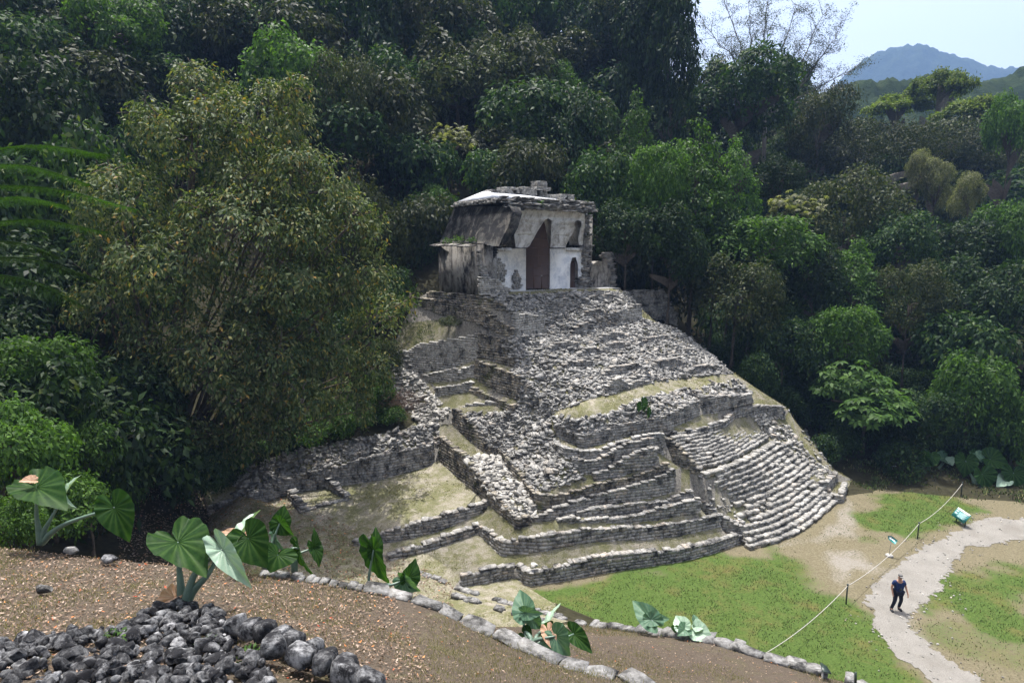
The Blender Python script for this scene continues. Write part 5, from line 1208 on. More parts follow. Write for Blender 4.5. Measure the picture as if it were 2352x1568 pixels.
forest(S3, None, 'dark thicket at the left behind the big yellowing tree', 191)
S4 = spots(-16, -6.5, 40, 54, 3.4, (1.2, 3.5), lambda q, u: u[0] < 900 and u[1] < 1000 and not (u[0] > 880 and u[1] > 690), 4)
forest(S4, None, 'dark undergrowth on the slope left of the pyramid', 211, name='undergrowth', leaf=.4)
# distant hills
def hill(name, f, x0, x1, y0, y1, st, mat, bump, bs, seed):
    P, Q = grid(x0, x1, y0, y1, st); z = f(P[:, 0], P[:, 1]); n = vnoise(P, bs, seed, 3); m = vnoise(P, bs*5, seed+1, 3)
    z = z+bump*(1-np.abs(2*n-1)**.8)*1.1+bump*1.5*m
    return tag(mobj(name, np.c_[P, z], Q, None, mat, smooth=False), kind='structure')
MH = Mat('distant_forest', .95, .05); n_ = MH.noise(.12, 8, .75)
MH.color(MH.ramp(n_, [(.3, (.008, .016, .006, 1)), (.55, (.022, .036, .012, 1)), (.75, (.05, .058, .022, 1))])).bump(n_, 1, 2.0)
gs = lambda X, Y, cx, cy, sx, sy: np.exp(-((X-cx)/sx)**2-((Y-cy)/sy)**2)
hill('distant_hills', lambda X, Y: 392*np.exp(-((X-1345)/560)**10)*np.exp(-((Y-1485)/225)**2)*(1+.035*np.sin(X*.0087+.6))+345*gs(X, Y, 645, 1584, 225, 180)+10, 200, 2100, 990, 1840, 8.4, MH.m, 21, 18, 11)
hill('wooded_ridge', lambda X, Y: 80*gs(X, Y, 245, 250, 50, 45)+44*gs(X, Y, 165, 250, 55, 45)+36*gs(X, Y, 110, 230, 60, 40)+4, 30, 330, 130, 300, 1.9, MH.m, 8, 7, 12)
# haze: one closed box of air
bh = Buf(); box(bh, (-260, -12, -4), (2160, 1900, 640)); hz = bh.build('haze', None); tag(hz, kind='stuff')
mh = bpy.data.materials.new('air'); mh.use_nodes = True; mh.node_tree.nodes.clear()
vo = mh.node_tree.nodes.new('ShaderNodeOutputMaterial'); pv = mh.node_tree.nodes.new('ShaderNodeVolumePrincipled')
pv.inputs['Color'].default_value = (.34, .55, 1.0, 1); pv.inputs['Density'].default_value = .00028; pv.inputs['Anisotropy'].default_value = 0.0
mh.node_tree.links.new(pv.outputs[0], vo.inputs['Volume']); hz.data.materials.append(mh)
# ------------------------------------------------------------------ elephant ear plants
def ear_mat(name, c1_, c2_, vein, rough, spec, tr):
    M = Mat(name, rough, spec); n = M.noise(9, 5, .6)
    c = M.mix(M.ramp(n, [(.35, g(0)), (.7, g(1))]), c1_, c2_); c = M.mix(M.math('MULTIPLY', M.attr('vein').outputs['Fac'], .8), c, vein)
    M.color(c).bump(M.math('ADD', n, M.math('MULTIPLY', M.attr('vein').outputs['Fac'], .6)), .35, .03)
    tb = M.n('ShaderNodeBsdfTranslucent'); y = M.mix(1.0, c, (1.5, 1.7, .5, 1), 'MULTIPLY'); M.L.new(y, tb.inputs[0]); ms = M.n('ShaderNodeMixShader'); ms.inputs[0].default_value = tr
    M.L.new(M.p.outputs[0], ms.inputs[1]); M.L.new(tb.outputs[0], ms.inputs[2]); M.L.new(ms.outputs[0], M.N['Material Output'].inputs[0]); return M.m
M_EAR = ear_mat('elephant_ear_green', (.010, .036, .007, 1), (.024, .066, .012, 1), (.075, .14, .035, 1), .5, .12, .42)
M_EARP = ear_mat('elephant_ear_pale', (.20, .30, .22, 1), (.27, .37, .28, 1), (.36, .44, .33, 1), .42, .35, .18)  # pale leaf underside, with the leaf's sheen painted into the base colour
M_EARB = ear_mat('elephant_ear_bluish', (.055, .12, .075, 1), (.09, .17, .11, 1), (.18, .26, .16, 1), .5, .2, .28)
M_EARD = ear_mat('dead_elephant_ear', (.34, .19, .11, 1), (.48, .31, .22, 1), (.55, .42, .33, 1), .7, .2, .2)
M_STALK = simple('elephant_ear_stalk', (.10, .155, .115, 1), .45, .5, noise=.2, scale=6)
def ear_leaf(root, a, t, wid, hint, mat, fold=.25, droop=.15, seed=0, lobe=.42, wave=.035):
    """heart shaped leaf: a where the stalk joins, t the tip, wid the width in metres, hint the way the face looks"""
    a = np.array(a, float); t = np.array(t, float); r = np.random.default_rng(seed+77)
    ax = t-a; L = np.linalg.norm(ax); ax /= L; h = np.array(hint, float); nz = norm(h-ax*(h@ax)); sd = np.cross(nz, ax)
    n = 27; th = np.linspace(-math.pi, math.pi, 2*n+1); rad = []
    for q in np.abs(th):
        rad.append(np.interp(q, [0, .25, .6, 1.1, 1.6, 2.1, 2.55, 2.85, 3.05, math.pi], [1.0, .80, .68, .62, .60, .60, .62, .56, .34, .10]))
    rad = np.array(rad); x = rad*np.cos(th); y = rad*np.sin(th); x = np.where(x < 0, x*lobe/.5, x); y = y/.62*.5*wid/L
    vein = np.zeros(len(th)); vein[[n]] = 1
    vein[[n+3, n-3, n+6, n-6, n+9, n-9, n+13, n-13, n+17, n-17, n+21, n-21, n+24, n-24]] = .8
    ring = [.001, .2, .4, .6, .8, 1.0]; V = []; VE = []
    for k, f in enumerate(ring):
        ph = r.uniform(0, 6)
        px, py = x*f, y*f
        z = fold*np.abs(py)-droop*px*np.abs(px)-droop*.5*py*py+wave*f*f*np.sin(th*9+seed)*(1-.4*np.cos(th))+.018*f*np.cos(np.arange(len(th))*2.1)
        z = z-.012*vein*(f < .95)
        V.append(a+L*(px[:, None]*ax+py[:, None]*sd+z[:, None]*nz)); VE.append(vein*(1-.5*f))
    m = len(th); i = np.arange(m-1); Q = np.concatenate([np.stack([k*m+i, k*m+i+1, (k+1)*m+i+1, (k+1)*m+i], 1) for k in range(len(ring)-1)])
    o = mobj('leaf', np.concatenate(V), Q, None, mat, smooth=True); fattr(o, 'vein', np.concatenate(VE)); return world_child(o, root)
def plant(base, label, leaves, name='elephant_ear_plant', stalk_r=.04, group=None):
    b0 = np.array(base, float); root = empty(name, b0); tag(root, label, 'plant', group)
    for i, (a, t, w, hint, mat, mid) in enumerate(leaves):
        o = ear_leaf(root, a, t, w*.9, hint, mat, fold=.85 if mat is M_EARP and i == 1 else .5 if w < .6 else .42, droop=.25, seed=i+int(abs(b0[0])*10))
        if mid is None: continue
        b = Buf(); a = np.array(a, float); m = np.array(mid, float) if not isinstance(mid, (int, float)) else b0*.45+a*.55+np.array([0, 0, mid])
        st = b0+RNG.normal(0, .05, 3)*np.array([1, 1, 0]); q = spline([st-np.array([0, 0, .05]), st*.6+m*.4+np.array([0, 0, .05]), m, a], 14)
        tube(b, q, np.linspace(stalk_r*1.6, stalk_r*.42, 14), 8); b.build('stalk', M_STALK, root, True)
    return root
Pp = lambda x, y, Y: at(x, y, -float(Y))
q5 = lambda x, y, Y: at(x*.3418, 1033.6+y*.3418, -float(Y))
q6 = lambda x, y, Y: at(689+x*.415, 1205.9+y*.415, -float(Y))
q7 = lambda x, y, Y: at(*c7(x, y), -float(Y))
plant(q5(1235, 1045, 9.3), 'large elephant ear plant standing on the dark rubble, with one pale hanging leaf', [
    (q5(1195, 615, 9.45), q5(1375, 790, 8.95), 1.0, (.1, -.28, .95), M_EAR, q5(1205, 800, 9.4)),
    (q5(1497, 668, 9.3), q5(1668, 920, 9.0), .42, (.45, -.9, .12), M_EARP, q5(1330, 800, 9.35)),
    (q5(1475, 690, 9.5), q5(1560, 640, 9.9), .30, (-.6, .2, .8), M_EAR, q5(1400, 830, 9.35))], stalk_r=.055)
b = Buf(); r0 = np.array(q5(1180, 1035, 9.25))
o = ear_leaf(bpy.data.objects['elephant_ear_plant'], q5(1175, 985, 9.3), q5(1015, 1060, 9.0), .34, (0, -.5, .8), M_EARD, fold=.8, seed=4, wave=.10); o.name = 'dead_leaf'
plant(q5(1790, 800, 12.3), 'clump of dark elephant ears behind the rim, right of the large plant', [
    (q5(1668, 590, 11.6), q5(1775, 785, 11.3), .95, (.25, -.9, .25), M_EAR, 0.0), (q5(1640, 560, 11.8), q5(1715, 375, 12.3), .42, (-.5, -.7, .3), M_EARP, 0.0),
    (q5(1868, 700, 12.0), q5(1815, 812, 11.7), .95, (.2, -.8, .5), M_EAR, 0.0), (q5(1880, 490, 12.6), q5(1958, 580, 12.5), .5, (-.3, -.9, .2), M_EAR, .1),
    (q5(1885, 480, 12.8), q5(1912, 372, 12.9), .5, (.4, -.9, .1), M_EAR, None), (q5(1850, 560, 12.6), q5(1880, 690, 12.2), .34, (-.7, -.5, .1), M_EARB, None), (q5(1600, 560, 12.6), q5(1440, 545, 12.5), .28, (0, -.4, .9), M_EARD, None)])
plant(q5(1985, 790, 12.6), 'two narrow crinkled elephant ear leaves standing right of the dark clump', [
    (q5(2012, 660, 12.6), q5(2066, 866, 12.4), .42, (-.75, -.6, .1), M_EAR, q5(1960, 660, 12.6)), (q5(2108, 655, 12.9), q5(2160, 778, 12.7), .40, (.75, -.6, .1), M_EAR, q5(2000, 700, 12.7)), (q5(2108, 640, 12.9), q5(2122, 522, 13.0), .28, (.7, -.6, .1), M_EAR, None)])
plant(q5(290, 615, 12.7), 'elephant ear plant at the left edge with a long drooping stalk and browned leaf tip', [
    (q5(245, 250, 12.7), q5(425, 352, 12.2), 1.05, (0, -.35, .93), M_EAR, q5(245, 430, 12.7)), (q5(440, 292, 12.9), q5(493, 412, 12.8), .5, (-.6, -.7, .2), M_EARP, q5(330, 480, 12.7)), (q5(455, 270, 12.9), q5(515, 155, 13.1), .3, (-.6, -.7, .2), M_EARP, None),
    (q5(770, 385, 12.3), q5(865, 614, 12.1), .78, (.55, -.8, .1), M_EAR, q5(500, 470, 12.5)), (q5(215, 205, 12.65), q5(130, 200, 12.5), .3, (0, -.5, .85), M_EARD, None)], stalk_r=.05)
plant(Pp(858, 1356, 12.2), 'tall wavy elephant ear leaf standing behind the stone slab edging', [
    (Pp(858, 1262, 12.3), Pp(882, 1352, 12.2), .62, (-.35, -.9, .1), M_EAR, Pp(847, 1330, 12.2)), (Pp(860, 1262, 12.35), Pp(865, 1210, 12.5), .40, (.35, -.9, .1), M_EAR, None),
    (Pp(927, 1332, 12.4), Pp(962, 1362, 12.3), .5, (-.3, -.9, .1), M_EARB, Pp(900, 1342, 12.3)), (Pp(938, 1325, 12.45), Pp(958, 1284, 12.6), .55, (.5, -.8, .15), M_EAR, None)])
plant(q6(1295, 665, 11.7), 'bluish elephant ear clump with an orange dead leaf behind the slab edging', [
    (q6(1248, 478, 12.2), q6(1203, 347, 12.6), .62, (-.2, -.9, .3), M_EARB, q6(1240, 570, 12.1)), (q6(1252, 482, 12.1), q6(1334, 492, 11.9), .34, (.1, -.9, .35), M_EARB, None),
    (q6(1415, 612, 11.6), q6(1484, 725, 11.3), .80, (-.25, -.95, .15), M_EARB, q6(1345, 625, 11.6)), (q6(1370, 560, 12.0), q6(1418, 412, 12.4), .34, (-.8, -.5, .1), M_EARP, q6(1320, 600, 11.9)),
    (q6(1375, 560, 12.0), q6(1335, 560, 11.8), .3, (.2, -.8, .4), M_EAR, None), (q6(1515, 600, 12.0), q6(1620, 702, 11.7), .46, (.2, -.8, .5), M_EAR, q6(1420, 640, 11.8)),
    (q6(1240, 600, 12.0), q6(1285, 636, 11.9), .46, (-.2, -.7, .6), M_EAR, q6(1270, 640, 11.8)), (q6(1290, 520, 12.2), q6(1340, 575, 12.1), .4, (0, -.9, .3), M_EARB, None), (q6(1375, 590, 11.7), q6(1410, 695, 11.4), .36, (.1, -.9, .2), M_EARD, None)])
plant(q6(1965, 585, 17.3), 'single broad bluish elephant ear leaf against the lawn above the stone edge', [(q6(1945, 522, 17.4), q6(1832, 408, 18.0), .78, (-.3, -.75, .6), M_EARB, .1), (q6(1945, 522, 17.4), q6(2045, 512, 17.3), .5, (-.1, -.7, .7), M_EARB, None)])
plant(q6(2160, 640, 16.9), 'low shiny elephant ear clump at the right end of the stone edge', [(q6(2120, 560, 17.0), q6(2075, 490, 17.4), .6, (-.3, -.6, .7), M_EARP, .0), (q6(2190, 545, 17.2), q6(2190, 482, 17.6), .42, (.2, -.8, .5), M_EARB, .0),
    (q6(2130, 575, 16.9), q6(2095, 605, 16.7), .5, (-.2, -.7, .6), M_EARB, None), (q6(2200, 590, 16.9), q6(2284, 620, 16.6), .72, (.1, -.7, .7), M_EARP, .0), (q6(2200, 560, 17.0), q6(2240, 560, 16.9), .5, (.2, -.5, .8), M_EARP, None), (q6(2075, 565, 17.0), q6(2078, 595, 16.9), .3, (0, -.9, .3), M_EAR, None)])
kb = hit(1478, 950); plant(kb, 'small bright elephant ear growing out of the rubble above the coursed wall', [(at(1472, 930, kb[1]-.2), at(1466, 945, kb[1]-.4), .5, (-.3, -.9, .2), M_EAR, .1), (at(1478, 922, kb[1]-.1), at(1482, 945, kb[1]-.4), .55, (.4, -.9, .1), M_EAR, .1), (at(1489, 943, kb[1]-.3), at(1490, 962, kb[1]-.5), .42, (.5, -.8, .1), M_EAR, .1)], stalk_r=.025)
def big(x, y, x2, y2, Y, w, h, m=None): return (q7(x, y, Y), q7(x2, y2, Y-.5), w, h, m or M_EAR, -.1)
plant(q7(1540, 180, 41.5), 'elephant ear plant left in the clump by the rope end', [big(1535, 60, 1475, 100, 41.5, 1.5, (-.2, -.7, .6)), big(1650, 60, 1600, 20, 41.8, 1.3, (-.1, -.6, .7), M_EARB), big(1660, 70, 1705, 95, 41.6, 1.5, (.1, -.6, .7), M_EARP), big(1560, 40, 1590, 100, 41.3, 1.3, (.2, -.8, .5))], stalk_r=.07)
plant(q7(1850, 225, 40.0), 'largest elephant ear plant in the middle of the clump by the rope end', [big(1790, 70, 1785, 180, 40.6, 1.6, (-.4, -.85, .2)), big(1860, 30, 1905, 75, 41, 1.4, (.1, -.6, .7), M_EARB), big(1955, 60, 2100, 95, 40.6, 1.9, (.1, -.7, .6)), big(1900, 160, 1945, 275, 39.8, 2.0, (.1, -.9, .3)), big(1850, 40, 1840, 5, 41.2, 1.2, (0, -.7, .6))], stalk_r=.08)
plant(q7(2130, 280, 39.8), 'elephant ear plant at the right edge of the clump by the rope end', [big(2110, 150, 2125, 262, 39.9, 2.0, (-.15, -.9, .3)), big(2170, 90, 2230, 130, 40.2, 1.6, (.2, -.7, .6)), big(2050, 200, 2010, 235, 39.8, 1.1, (-.2, -.7, .6), M_EARP)], stalk_r=.07)
# small weeds on the dark rubble
for (px, py, lab, n_) in ((262, 1480, 'light green seedling growing between the dark rocks', 10), (478, 1500, 'grassy tuft between the dark rocks near the stair edge', 26), (575, 1525, 'small leafy weed on the dark dressed blocks', 40)):
    c = hit(px, py); r = np.random.default_rng(px); n = n_*4; d = norm(r.normal(0, 1, (n, 3))+np.array([0, 0, 1.1])); Pw = c+d*r.uniform(.02, .16, (n, 1))+np.array([0, 0, .06]); L = r.uniform(.04, .10, n)
    bb = Buf(); bb.add(leaf_quads(Pw, norm(r.normal(0, .5, (n, 3))+np.array([0, 0, 1])), d, L, L*(.45 if n_ != 26 else .12)), np.arange(n*4).reshape(-1, 4)); tag(bb.build('weed', M_LEAFB), lab, 'weed')
for (cx_, cy_, f_, rr_, n_, lab) in ((500, 590, None, .55, 170, 'leafy weeds growing on the eave above the blackened side wall'), (610, 640, None, .35, 90, 'small weed at the broken end of the eave'), (400, 600, None, .4, 90, 'weed at the far end of the eave of the temple'), (1548, 352, .7, .35, 120, 'weeds on the right upper corner of the temple roof'), (1560, 620, .2, .4, 110, 'yellowish weeds hanging from the right end of the temple'), (1160, 345, 1.0, .25, 50, 'dry weeds on the broken front edge of the temple roof')):
    if f_ is None: fz = side_pt(cx_, cy_+40, -2.75); c = W(-2.85, fz[0], 16.62)
    else: tz = face_pt(cx_, cy_, f_); c = W(tz[0], f_+.1, tz[1])
    r = np.random.default_rng(cx_); d = norm(r.normal(0, 1, (n_, 3))+np.array([0, 0, .8])); Pw = c+d*np.array([1, 1, .75])*r.uniform(.15, 1, (n_, 1))*rr_; L = r.uniform(.10, .22, n_)
    bb = Buf(); bb.add(leaf_quads(Pw, norm(r.normal(0, .5, (n_, 3))+np.array([0, 0, 1])), d, L, L*.45), np.arange(n_*4).reshape(-1, 4))
    for k in range(5): tube(bb, [c-np.array([0, 0, .1]), c+d[k]*rr_*.8], [.012, .006], 3, False)
    tag(bb.build('weed', M_LEAFO if cx_ > 1500 else M_LEAFB), lab, 'weed')
M_FROND = leaf_mat('frond_leaf', [(0, (.012, .035, .008, 1)), (.6, (.022, .06, .013, 1)), (1, (.045, .10, .02, 1))], trans=.3)
# feathery fronds reaching in at the left edge
root = empty('fern_leaved_tree', (-6.4, 6.0, ground(-6.4, 6.0))); tag(root, 'fern leaved tree reaching its fronds in at the left edge', 'tree')
b = Buf(); tube(b, [(-6.4, 6.0, ground(-6.4, 6.0)), (-6.3, 6.1, 12.5), (-6.5, 6.4, 14.5), (-6.2, 6.6, 16.6)], [.12, .10, .08, .05], 7); b.build('trunk', M_BARKP, root)
for j, (x0, y0, x1, y1, Y) in enumerate(((-60, 350, 245, 346, 6.6), (-60, 380, 200, 412, 6.4), (-60, 425, 310, 470, 6.3), (-60, 515, 240, 522, 6.2), (-60, 470, 150, 462, 6.6), (-60, 590, 225, 632, 6.1), (-60, 625, 185, 690, 6.0), (-60, 560, 130, 580, 6.4))):
    q = spline([at(x0, y0, -Y), at((x0+x1)/2, (y0+y1)/2-14, -Y), at(x1, y1+10, -Y)], 30); bb = Buf(); tube(bb, q, np.linspace(.012, .003, 30), 5); Ps, Ns, As, Ls = [], [], [], []
    for i in range(2, 30):
        tdir = norm(q[min(i+1, 29)]-q[i-1]); f = i/29; ln = .24*math.sin(math.pi*min(1, f*.9+.12))+.05
        for sgn in (-1, 1):
            sd = norm(np.cross(tdir, [0, 0, 1])*sgn*(1)+tdir*.55+np.array([0, 0, -.18])); m = 22
            s = np.linspace(.05, 1, m)[:, None]; pp = q[i]+sd*ln*s+np.array([0, 0, -.03])*s*s
            for s2 in (-1, 1):
                Ps.append(pp); As.append(np.tile(norm(np.cross(sd, [0, 0, 1.])*s2+sd*.5), (m, 1))); Ns.append(np.tile([0, .15, 1.], (m, 1))+RNG.normal(0, .15, (m, 3))); Ls.append(np.full(m, .030)*(1-.5*s[:, 0]))
    L = np.concatenate(Ls); bb.add(leaf_quads(np.concatenate(Ps), norm(np.concatenate(Ns)), np.concatenate(As), L, L*.30, .05), np.arange(len(L)*4).reshape(-1, 4)); bb.build('frond', M_FROND, root)
# ------------------------------------------------------------------ rope barrier, signs
M_POST = simple('dark_green_post', (.018, .03, .024, 1), .45, .5); M_ROPE = simple('pale_rope', (.34, .325, .295, 1), .8, .2, noise=.15, scale=30); M_TEAL = simple('teal_panel', (.015, .17, .17, 1), .4, .5); M_WHITE = simple('white_print', (.78, .80, .80, 1), .6, .3); M_CONC = simple('grey_concrete', (.30, .29, .27, 1), .9, .1, noise=.3)
posts = []
for (x, y, lab) in ((1943, 1388, 'dark rope post nearest the walking person'), (2107, 1238, 'dark rope post between the arrow sign and the information panel'), (2207, 1141, 'dark rope post at the far end by the elephant ears')):
    p = at(x, y, 0.0); root = empty('rope_post', p); tag(root, lab, 'post', 'posts of the rope barrier')
    b = Buf(); tube(b, [p, p+np.array([0, 0, .5]), p+np.array([0, 0, 1.0])], .034, 10); b.build('pole', M_POST, root)
    b = Buf(); tube(b, [p+np.array([0, 0, .985]), p+np.array([0, 0, 1.0]), p+np.array([0, 0, 1.03])], [.048, .05, .03], 10); b.build('cap', M_POST, root)
    b = Buf(); tube(b, [p+np.array([0, 0, .0]), p+np.array([0, 0, .03])], [.09, .08], 10); b.build('base_plate', M_POST, root); posts.append(p+np.array([0, 0, .93]))
e = at(1757, 1500, .9); b = Buf(); anchors = [e]+posts
for a, c in zip(anchors[:-1], anchors[1:]):
    t = np.linspace(0, 1, 24)[:, None]; sag = .10*np.linalg.norm(c-a)*.35; tube(b, a+(c-a)*t-np.array([0, 0, 1])*sag*4*t*(1-t), .015, 6)
tag(b.build('rope', M_ROPE), 'long pale rope strung along the edge of the lawn', 'rope')
p = e.copy(); p[2] = 0; root = empty('rope_post', p); tag(root, 'rope post mostly hidden behind the stone edge of the slope', 'post', 'posts of the rope barrier'); b = Buf(); tube(b, [p, p+np.array([0, 0, .95])], .034, 10); b.build('pole', M_POST, root)
# information panel lying tilted on legs
A, B2, C2 = at(2201, 1164, .85), at(2230, 1183, .85), at(2180.5, 1179, .35)
ux = norm(B2-A); uy = norm((C2-A)-ux*((C2-A)@ux)); uz = np.cross(ux, uy); uz = uz if uz[2] > 0 else -uz; Wp = np.linalg.norm(B2-A); Hp = (C2-A)@uy
root = empty('information_panel', (*((A+B2)[:2]/2), 0)); tag(root, 'tilted teal and white information panel on the grass beside the path', 'sign'); F = np.array([ux, uy, uz])
b = Buf(); box(b, (0, 0, -.04), (Wp, Hp, 0), A, F); b.build('board', M_TEAL, root)
b = Buf(); box(b, (.03, .0, 0), (Wp-.03, Hp*.20, .006), A, F); b.build('white_header', M_WHITE, root)
b = Buf()
for (x0, x1, y0, y1) in ((.06, .26, .26, .44), (.06, .26, .5, .68)): box(b, (x0*Wp, y0*Hp, 0), (x1*Wp, y1*Hp, .005), A, F)
for k in range(9): box(b, (.32*Wp, (.27+k*.06)*Hp, 0), ((.92-.05*(k % 3))*Wp, (.305+k*.06)*Hp, .005), A, F)
b.build('printed_text', simple('pale_print', (.42, .62, .62, 1), .6, .3), root)
for x in (.15, .85):
    b = Buf(); q = A+ux*Wp*x+uy*Hp*.5-uz*.05; tube(b, [(q[0], q[1], 0), q], .03, 8); b.build('leg', M_POST, root)
# arrow sign in its concrete foot
p = at(2042, 1278, 0); root = empty('arrow_sign', p); tag(root, 'small teal arrow sign on a thin pole in a round concrete foot', 'sign')
b = Buf(); tube(b, [p, p+np.array([0, 0, .10]), p+np.array([0, 0, .13])], [.20, .19, .15], 14); b.build('foot', M_CONC, root)
b = Buf(); tube(b, [p+np.array([0, 0, .1]), p+np.array([.03, 0, 1.0])], .014, 8); b.build('pole', M_CONC, root)
fx = norm(np.array([.66, -.35, -.5])); fn = norm(np.array([-.2, -.8, .55])); fn = norm(fn-fx*(fn@fx)); fy = np.cross(fn, fx); cS = p+np.array([.05, 0, 1.0]); bb = Buf()
def plate(pts2, d, th, buf):
    n = len(pts2); V = [cS+fx*x+fy*y+fn*(d+th) for x, y in pts2]+[cS+fx*x+fy*y+fn*d for x, y in pts2]; T_ = [[0, i, i+1] for i in range(1, n-1)]+[[n, n+i+1, n+i] for i in range(1, n-1)]; buf.add(V, [[i, (i+1) % n, (i+1) % n+n, i+n] for i in range(n)], T_)
plate([(-.24, 0), (-.10, -.13), (.26, -.13), (.26, .13), (-.10, .13)], 0, .02, bb); o = bb.build('plate', M_TEAL, root)
bb = Buf(); plate([(-.17, 0), (-.06, -.07), (-.06, -.03), (.16, -.03), (.16, .03), (-.06, .03), (-.06, .07)], .021, .003, bb); bb.build('arrow_mark', M_WHITE, root)
# backs of two things at the lower edge
p = at(1888, 1600, -14.8); root = empty('lectern_sign', p); tag(root, 'dark tilted sign board seen from behind at the bottom edge', 'sign')
b = Buf(); tp = at(1890, 1543, -14.8); tube(b, [p, tp], .03, 8); b.build('pole', M_CONC, root)
b = Buf(); cs = [at(1883, 1521, -14.95), at(1898, 1530, -14.9), at(1909, 1547, -14.6), at(1889, 1543, -14.6)]; nn_ = norm(np.cross(cs[1]-cs[0], cs[3]-cs[0]))*.025; b.add(cs+[c-nn_ for c in cs], [[0, 1, 2, 3], [7, 6, 5, 4], [0, 4, 5, 1], [1, 5, 6, 2], [2, 6, 7, 3], [3, 7, 4, 0]]); b.build('board', M_POST, root)
p = at(1965, 1600, -14.3); b = Buf(); tube(b, [p, at(1965, 1560, -14.3), at(1965, 1543, -14.3)], [.032, .032, .03], 9); tag(b.build('wooden_post', M_POST), 'short dark post beside the sign board at the bottom edge', 'post')
# ------------------------------------------------------------------ person
def skin(name, verts, edges, rad, mat, levels=2, root_i=0):
    me = bpy.data.meshes.new(name); me.from_pydata([tuple(v) for v in verts], edges, []); o = bpy.data.objects.new(name, me); COL.objects.link(o)
    m = o.modifiers.new('Skin', 'SKIN'); m.use_smooth_shade = True
    for sv_, r_ in zip(me.skin_vertices[0].data, rad): sv_.radius = (r_, r_) if not isinstance(r_, tuple) else r_; sv_.use_root = False
    me.skin_vertices[0].data[root_i].use_root = True
    s = o.modifiers.new('Sub', 'SUBSURF'); s.levels = levels; s.render_levels = levels
    bpy.context.view_layer.update(); dg = bpy.context.evaluated_depsgraph_get(); new = bpy.data.meshes.new_from_object(o.evaluated_get(dg)); bpy.data.objects.remove(o)
    new.materials.clear(); new.materials.append(mat)
    for p_ in new.polygons: p_.use_smooth = True
    new.name = name; return bpy.data.objects.new(name, new)
M_SKIN = simple('skin', (.36, .20, .14, 1), .6, .3); M_SHIRT = simple('navy_shirt', (.012, .026, .085, 1), .85, .2, noise=.2, scale=20); M_TROU = simple('dark_trousers', (.010, .011, .022, 1), .85, .2); M_SHOE = simple('dark_shoes', (.02, .02, .022, 1), .6, .3); M_HAT = simple('grey_cap', (.14, .135, .13, 1), .85, .2); M_BLK = simple('black_plastic', (.012, .012, .013, 1), .35, .5)
pp = at(2059, 1401, .05); person = empty('person', pp, R_(-4)); tag(person, 'person in navy shirt, dark trousers and grey cap walking on the path', 'person')
J = dict(pel=(0, 0, .93), sp=(0, .0, 1.10), ch=(0, .0, 1.30), nk=(0, -.015, 1.47), hd=(.0, -.04, 1.56), ht=(0, -.045, 1.68), hl=(-.10, 0, .90), kl=(-.17, -.10, .50), al=(-.22, .02, .09), fl=(-.25, -.14, .04), hr=(.10, 0, .90), kr=(.15, -.02, .50), ar=(.15, .12, .10), fr=(.17, -.04, .04),
         sl=(-.19, .0, 1.39), el=(-.29, .03, 1.12), wl=(-.27, -.05, .88), ml=(-.265, -.07, .80), sr=(.19, 0, 1.39), er=(.31, .02, 1.13), wr=(.34, -.12, .90), mr=(.345, -.15, .82))
rad = dict(pel=(.165, .12), sp=(.165, .125), ch=(.17, .125), nk=.06, hd=(.078, .09), ht=(.07, .08), hl=.095, kl=.062, al=.045, fl=.04, hr=.095, kr=.062, ar=.045, fr=.04, sl=.07, el=.045, wl=.032, ml=.036, sr=.07, er=.045, wr=.032, mr=.036)
E_ = [('pel', 'sp'), ('sp', 'ch'), ('ch', 'nk'), ('nk', 'hd'), ('hd', 'ht'), ('pel', 'hl'), ('hl', 'kl'), ('kl', 'al'), ('al', 'fl'), ('pel', 'hr'), ('hr', 'kr'), ('kr', 'ar'), ('ar', 'fr'), ('ch', 'sl'), ('sl', 'el'), ('el', 'wl'), ('wl', 'ml'), ('ch', 'sr'), ('sr', 'er'), ('er', 'wr'), ('wr', 'mr')]
def sub_fig(name, names, edges, grow, mat):
    ix = {k: i for i, k in enumerate(names)}
    gr = lambda v: tuple(x+grow for x in v) if isinstance(v, tuple) else v+grow
    return link(skin(name, [J[k] for k in names], [(ix[a], ix[b_]) for a, b_ in edges], [gr(rad[k]) for k in names], mat), person) if False else _lk(skin(name, [J[k] for k in names], [(ix[a], ix[b_]) for a, b_ in edges], [gr(rad[k]) for k in names], mat))
def _lk(o): COL.objects.link(o); o.parent = person; return o
sub_fig('body', list(J), E_, 0, M_SKIN)
J['hem'] = (0, 0, .86); rad['hem'] = (.17, .125); J['sl2'] = (-.255, .02, 1.22); J['sr2'] = (.265, .015, 1.22); rad['sl2'] = rad['sr2'] = .058
sub_fig('shirt', ['sp', 'hem', 'ch', 'sl', 'sl2', 'sr', 'sr2'], [('hem', 'sp'), ('sp', 'ch'), ('ch', 'sl'), ('sl', 'sl2'), ('ch', 'sr'), ('sr', 'sr2')], .022, M_SHIRT)
sub_fig('trousers', ['pel', 'hl', 'kl', 'al', 'hr', 'kr', 'ar'], [('pel', 'hl'), ('hl', 'kl'), ('kl', 'al'), ('pel', 'hr'), ('hr', 'kr'), ('kr', 'ar')], .018, M_TROU)
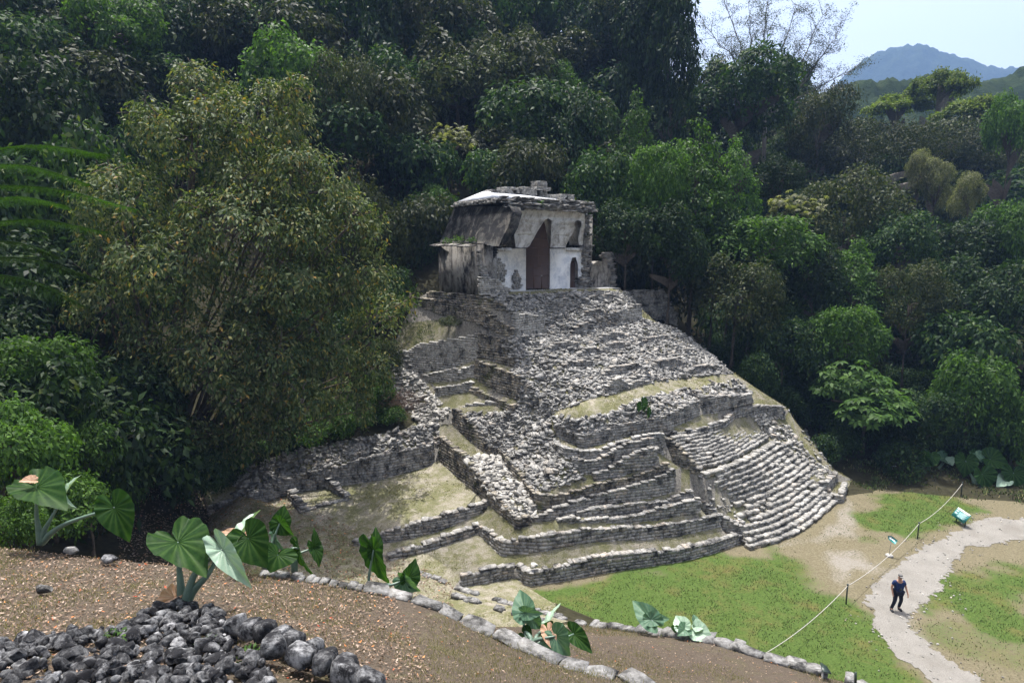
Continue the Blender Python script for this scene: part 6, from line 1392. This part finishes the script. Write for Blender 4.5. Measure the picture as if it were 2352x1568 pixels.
for a, f in (('al', 'fl'), ('ar', 'fr')):
    J['heel'] = tuple(np.array(J[a])*[1, 1, 0]+np.array([0, .03, .045])); rad['heel'] = .045; J['toe'] = tuple(np.array(J[f])+np.array([0, -.06, 0])); rad['toe'] = .042; rad[f] = .045
    rad[a] = .045; sub_fig('shoe', ['heel', f, 'toe', a], [('heel', f), (f, 'toe'), ('heel', a)], .016, M_SHOE)
for sgn, w_, m_ in ((-1, 'wl', 'ml'), (1, 'wr', 'mr')):     # five fingers at each hand
    h0 = np.array(J[m_])
    for i in range(4):
        o0 = h0+np.array([0, -.028+.018*i, -.02]); l = (.06, .075, .07, .055)[i]
        J['f0'], J['f1'], J['f2'] = tuple(o0), tuple(o0+np.array([-.006*sgn, -.008, -l*.6])), tuple(o0+np.array([-.022*sgn, -.018, -l])); rad['f0'], rad['f1'], rad['f2'] = .009, .009, .007; sub_fig('finger', ['f0', 'f1', 'f2'], [('f0', 'f1'), ('f1', 'f2')], 0, M_SKIN)
    o0 = h0+np.array([0, -.035, .025]); J['f0'], J['f1'], J['f2'] = tuple(o0), tuple(o0+np.array([-.01*sgn, -.028, -.03])), tuple(o0+np.array([-.02*sgn, -.035, -.06])); rad['f0'] = .011; sub_fig('thumb', ['f0', 'f1', 'f2'], [('f0', 'f1'), ('f1', 'f2')], 0, M_SKIN)
def blob(name, c, s, mat, sub=3):
    V, T_ = rock_template(50, sub, 0.0); bb = Buf(); V = V/np.linalg.norm(V, axis=1)[:, None]*.5; bb.add(V*np.array(s)+np.array(c), None, T_); o = bb.build(name, mat, None, True); o.parent = person; return o
blob('cap', (0, -.035, 1.715), (.185, .215, .14), M_HAT); blob('cap_brim', (0, -.16, 1.685), (.155, .16, .03), M_HAT); blob('sunglasses', (0, -.135, 1.635), (.14, .03, .04), M_BLK); blob('nose', (0, -.14, 1.60), (.03, .035, .045), M_SKIN); blob('mouth', (0, -.128, 1.56), (.05, .012, .012), simple('lips', (.25, .10, .08, 1), .6, .3))
for s_ in (-1, 1): blob('ear', (s_*.088, -.03, 1.62), (.02, .04, .06), M_SKIN)
blob('binoculars', (.0, -.175, 1.10), (.11, .06, .13), M_BLK)
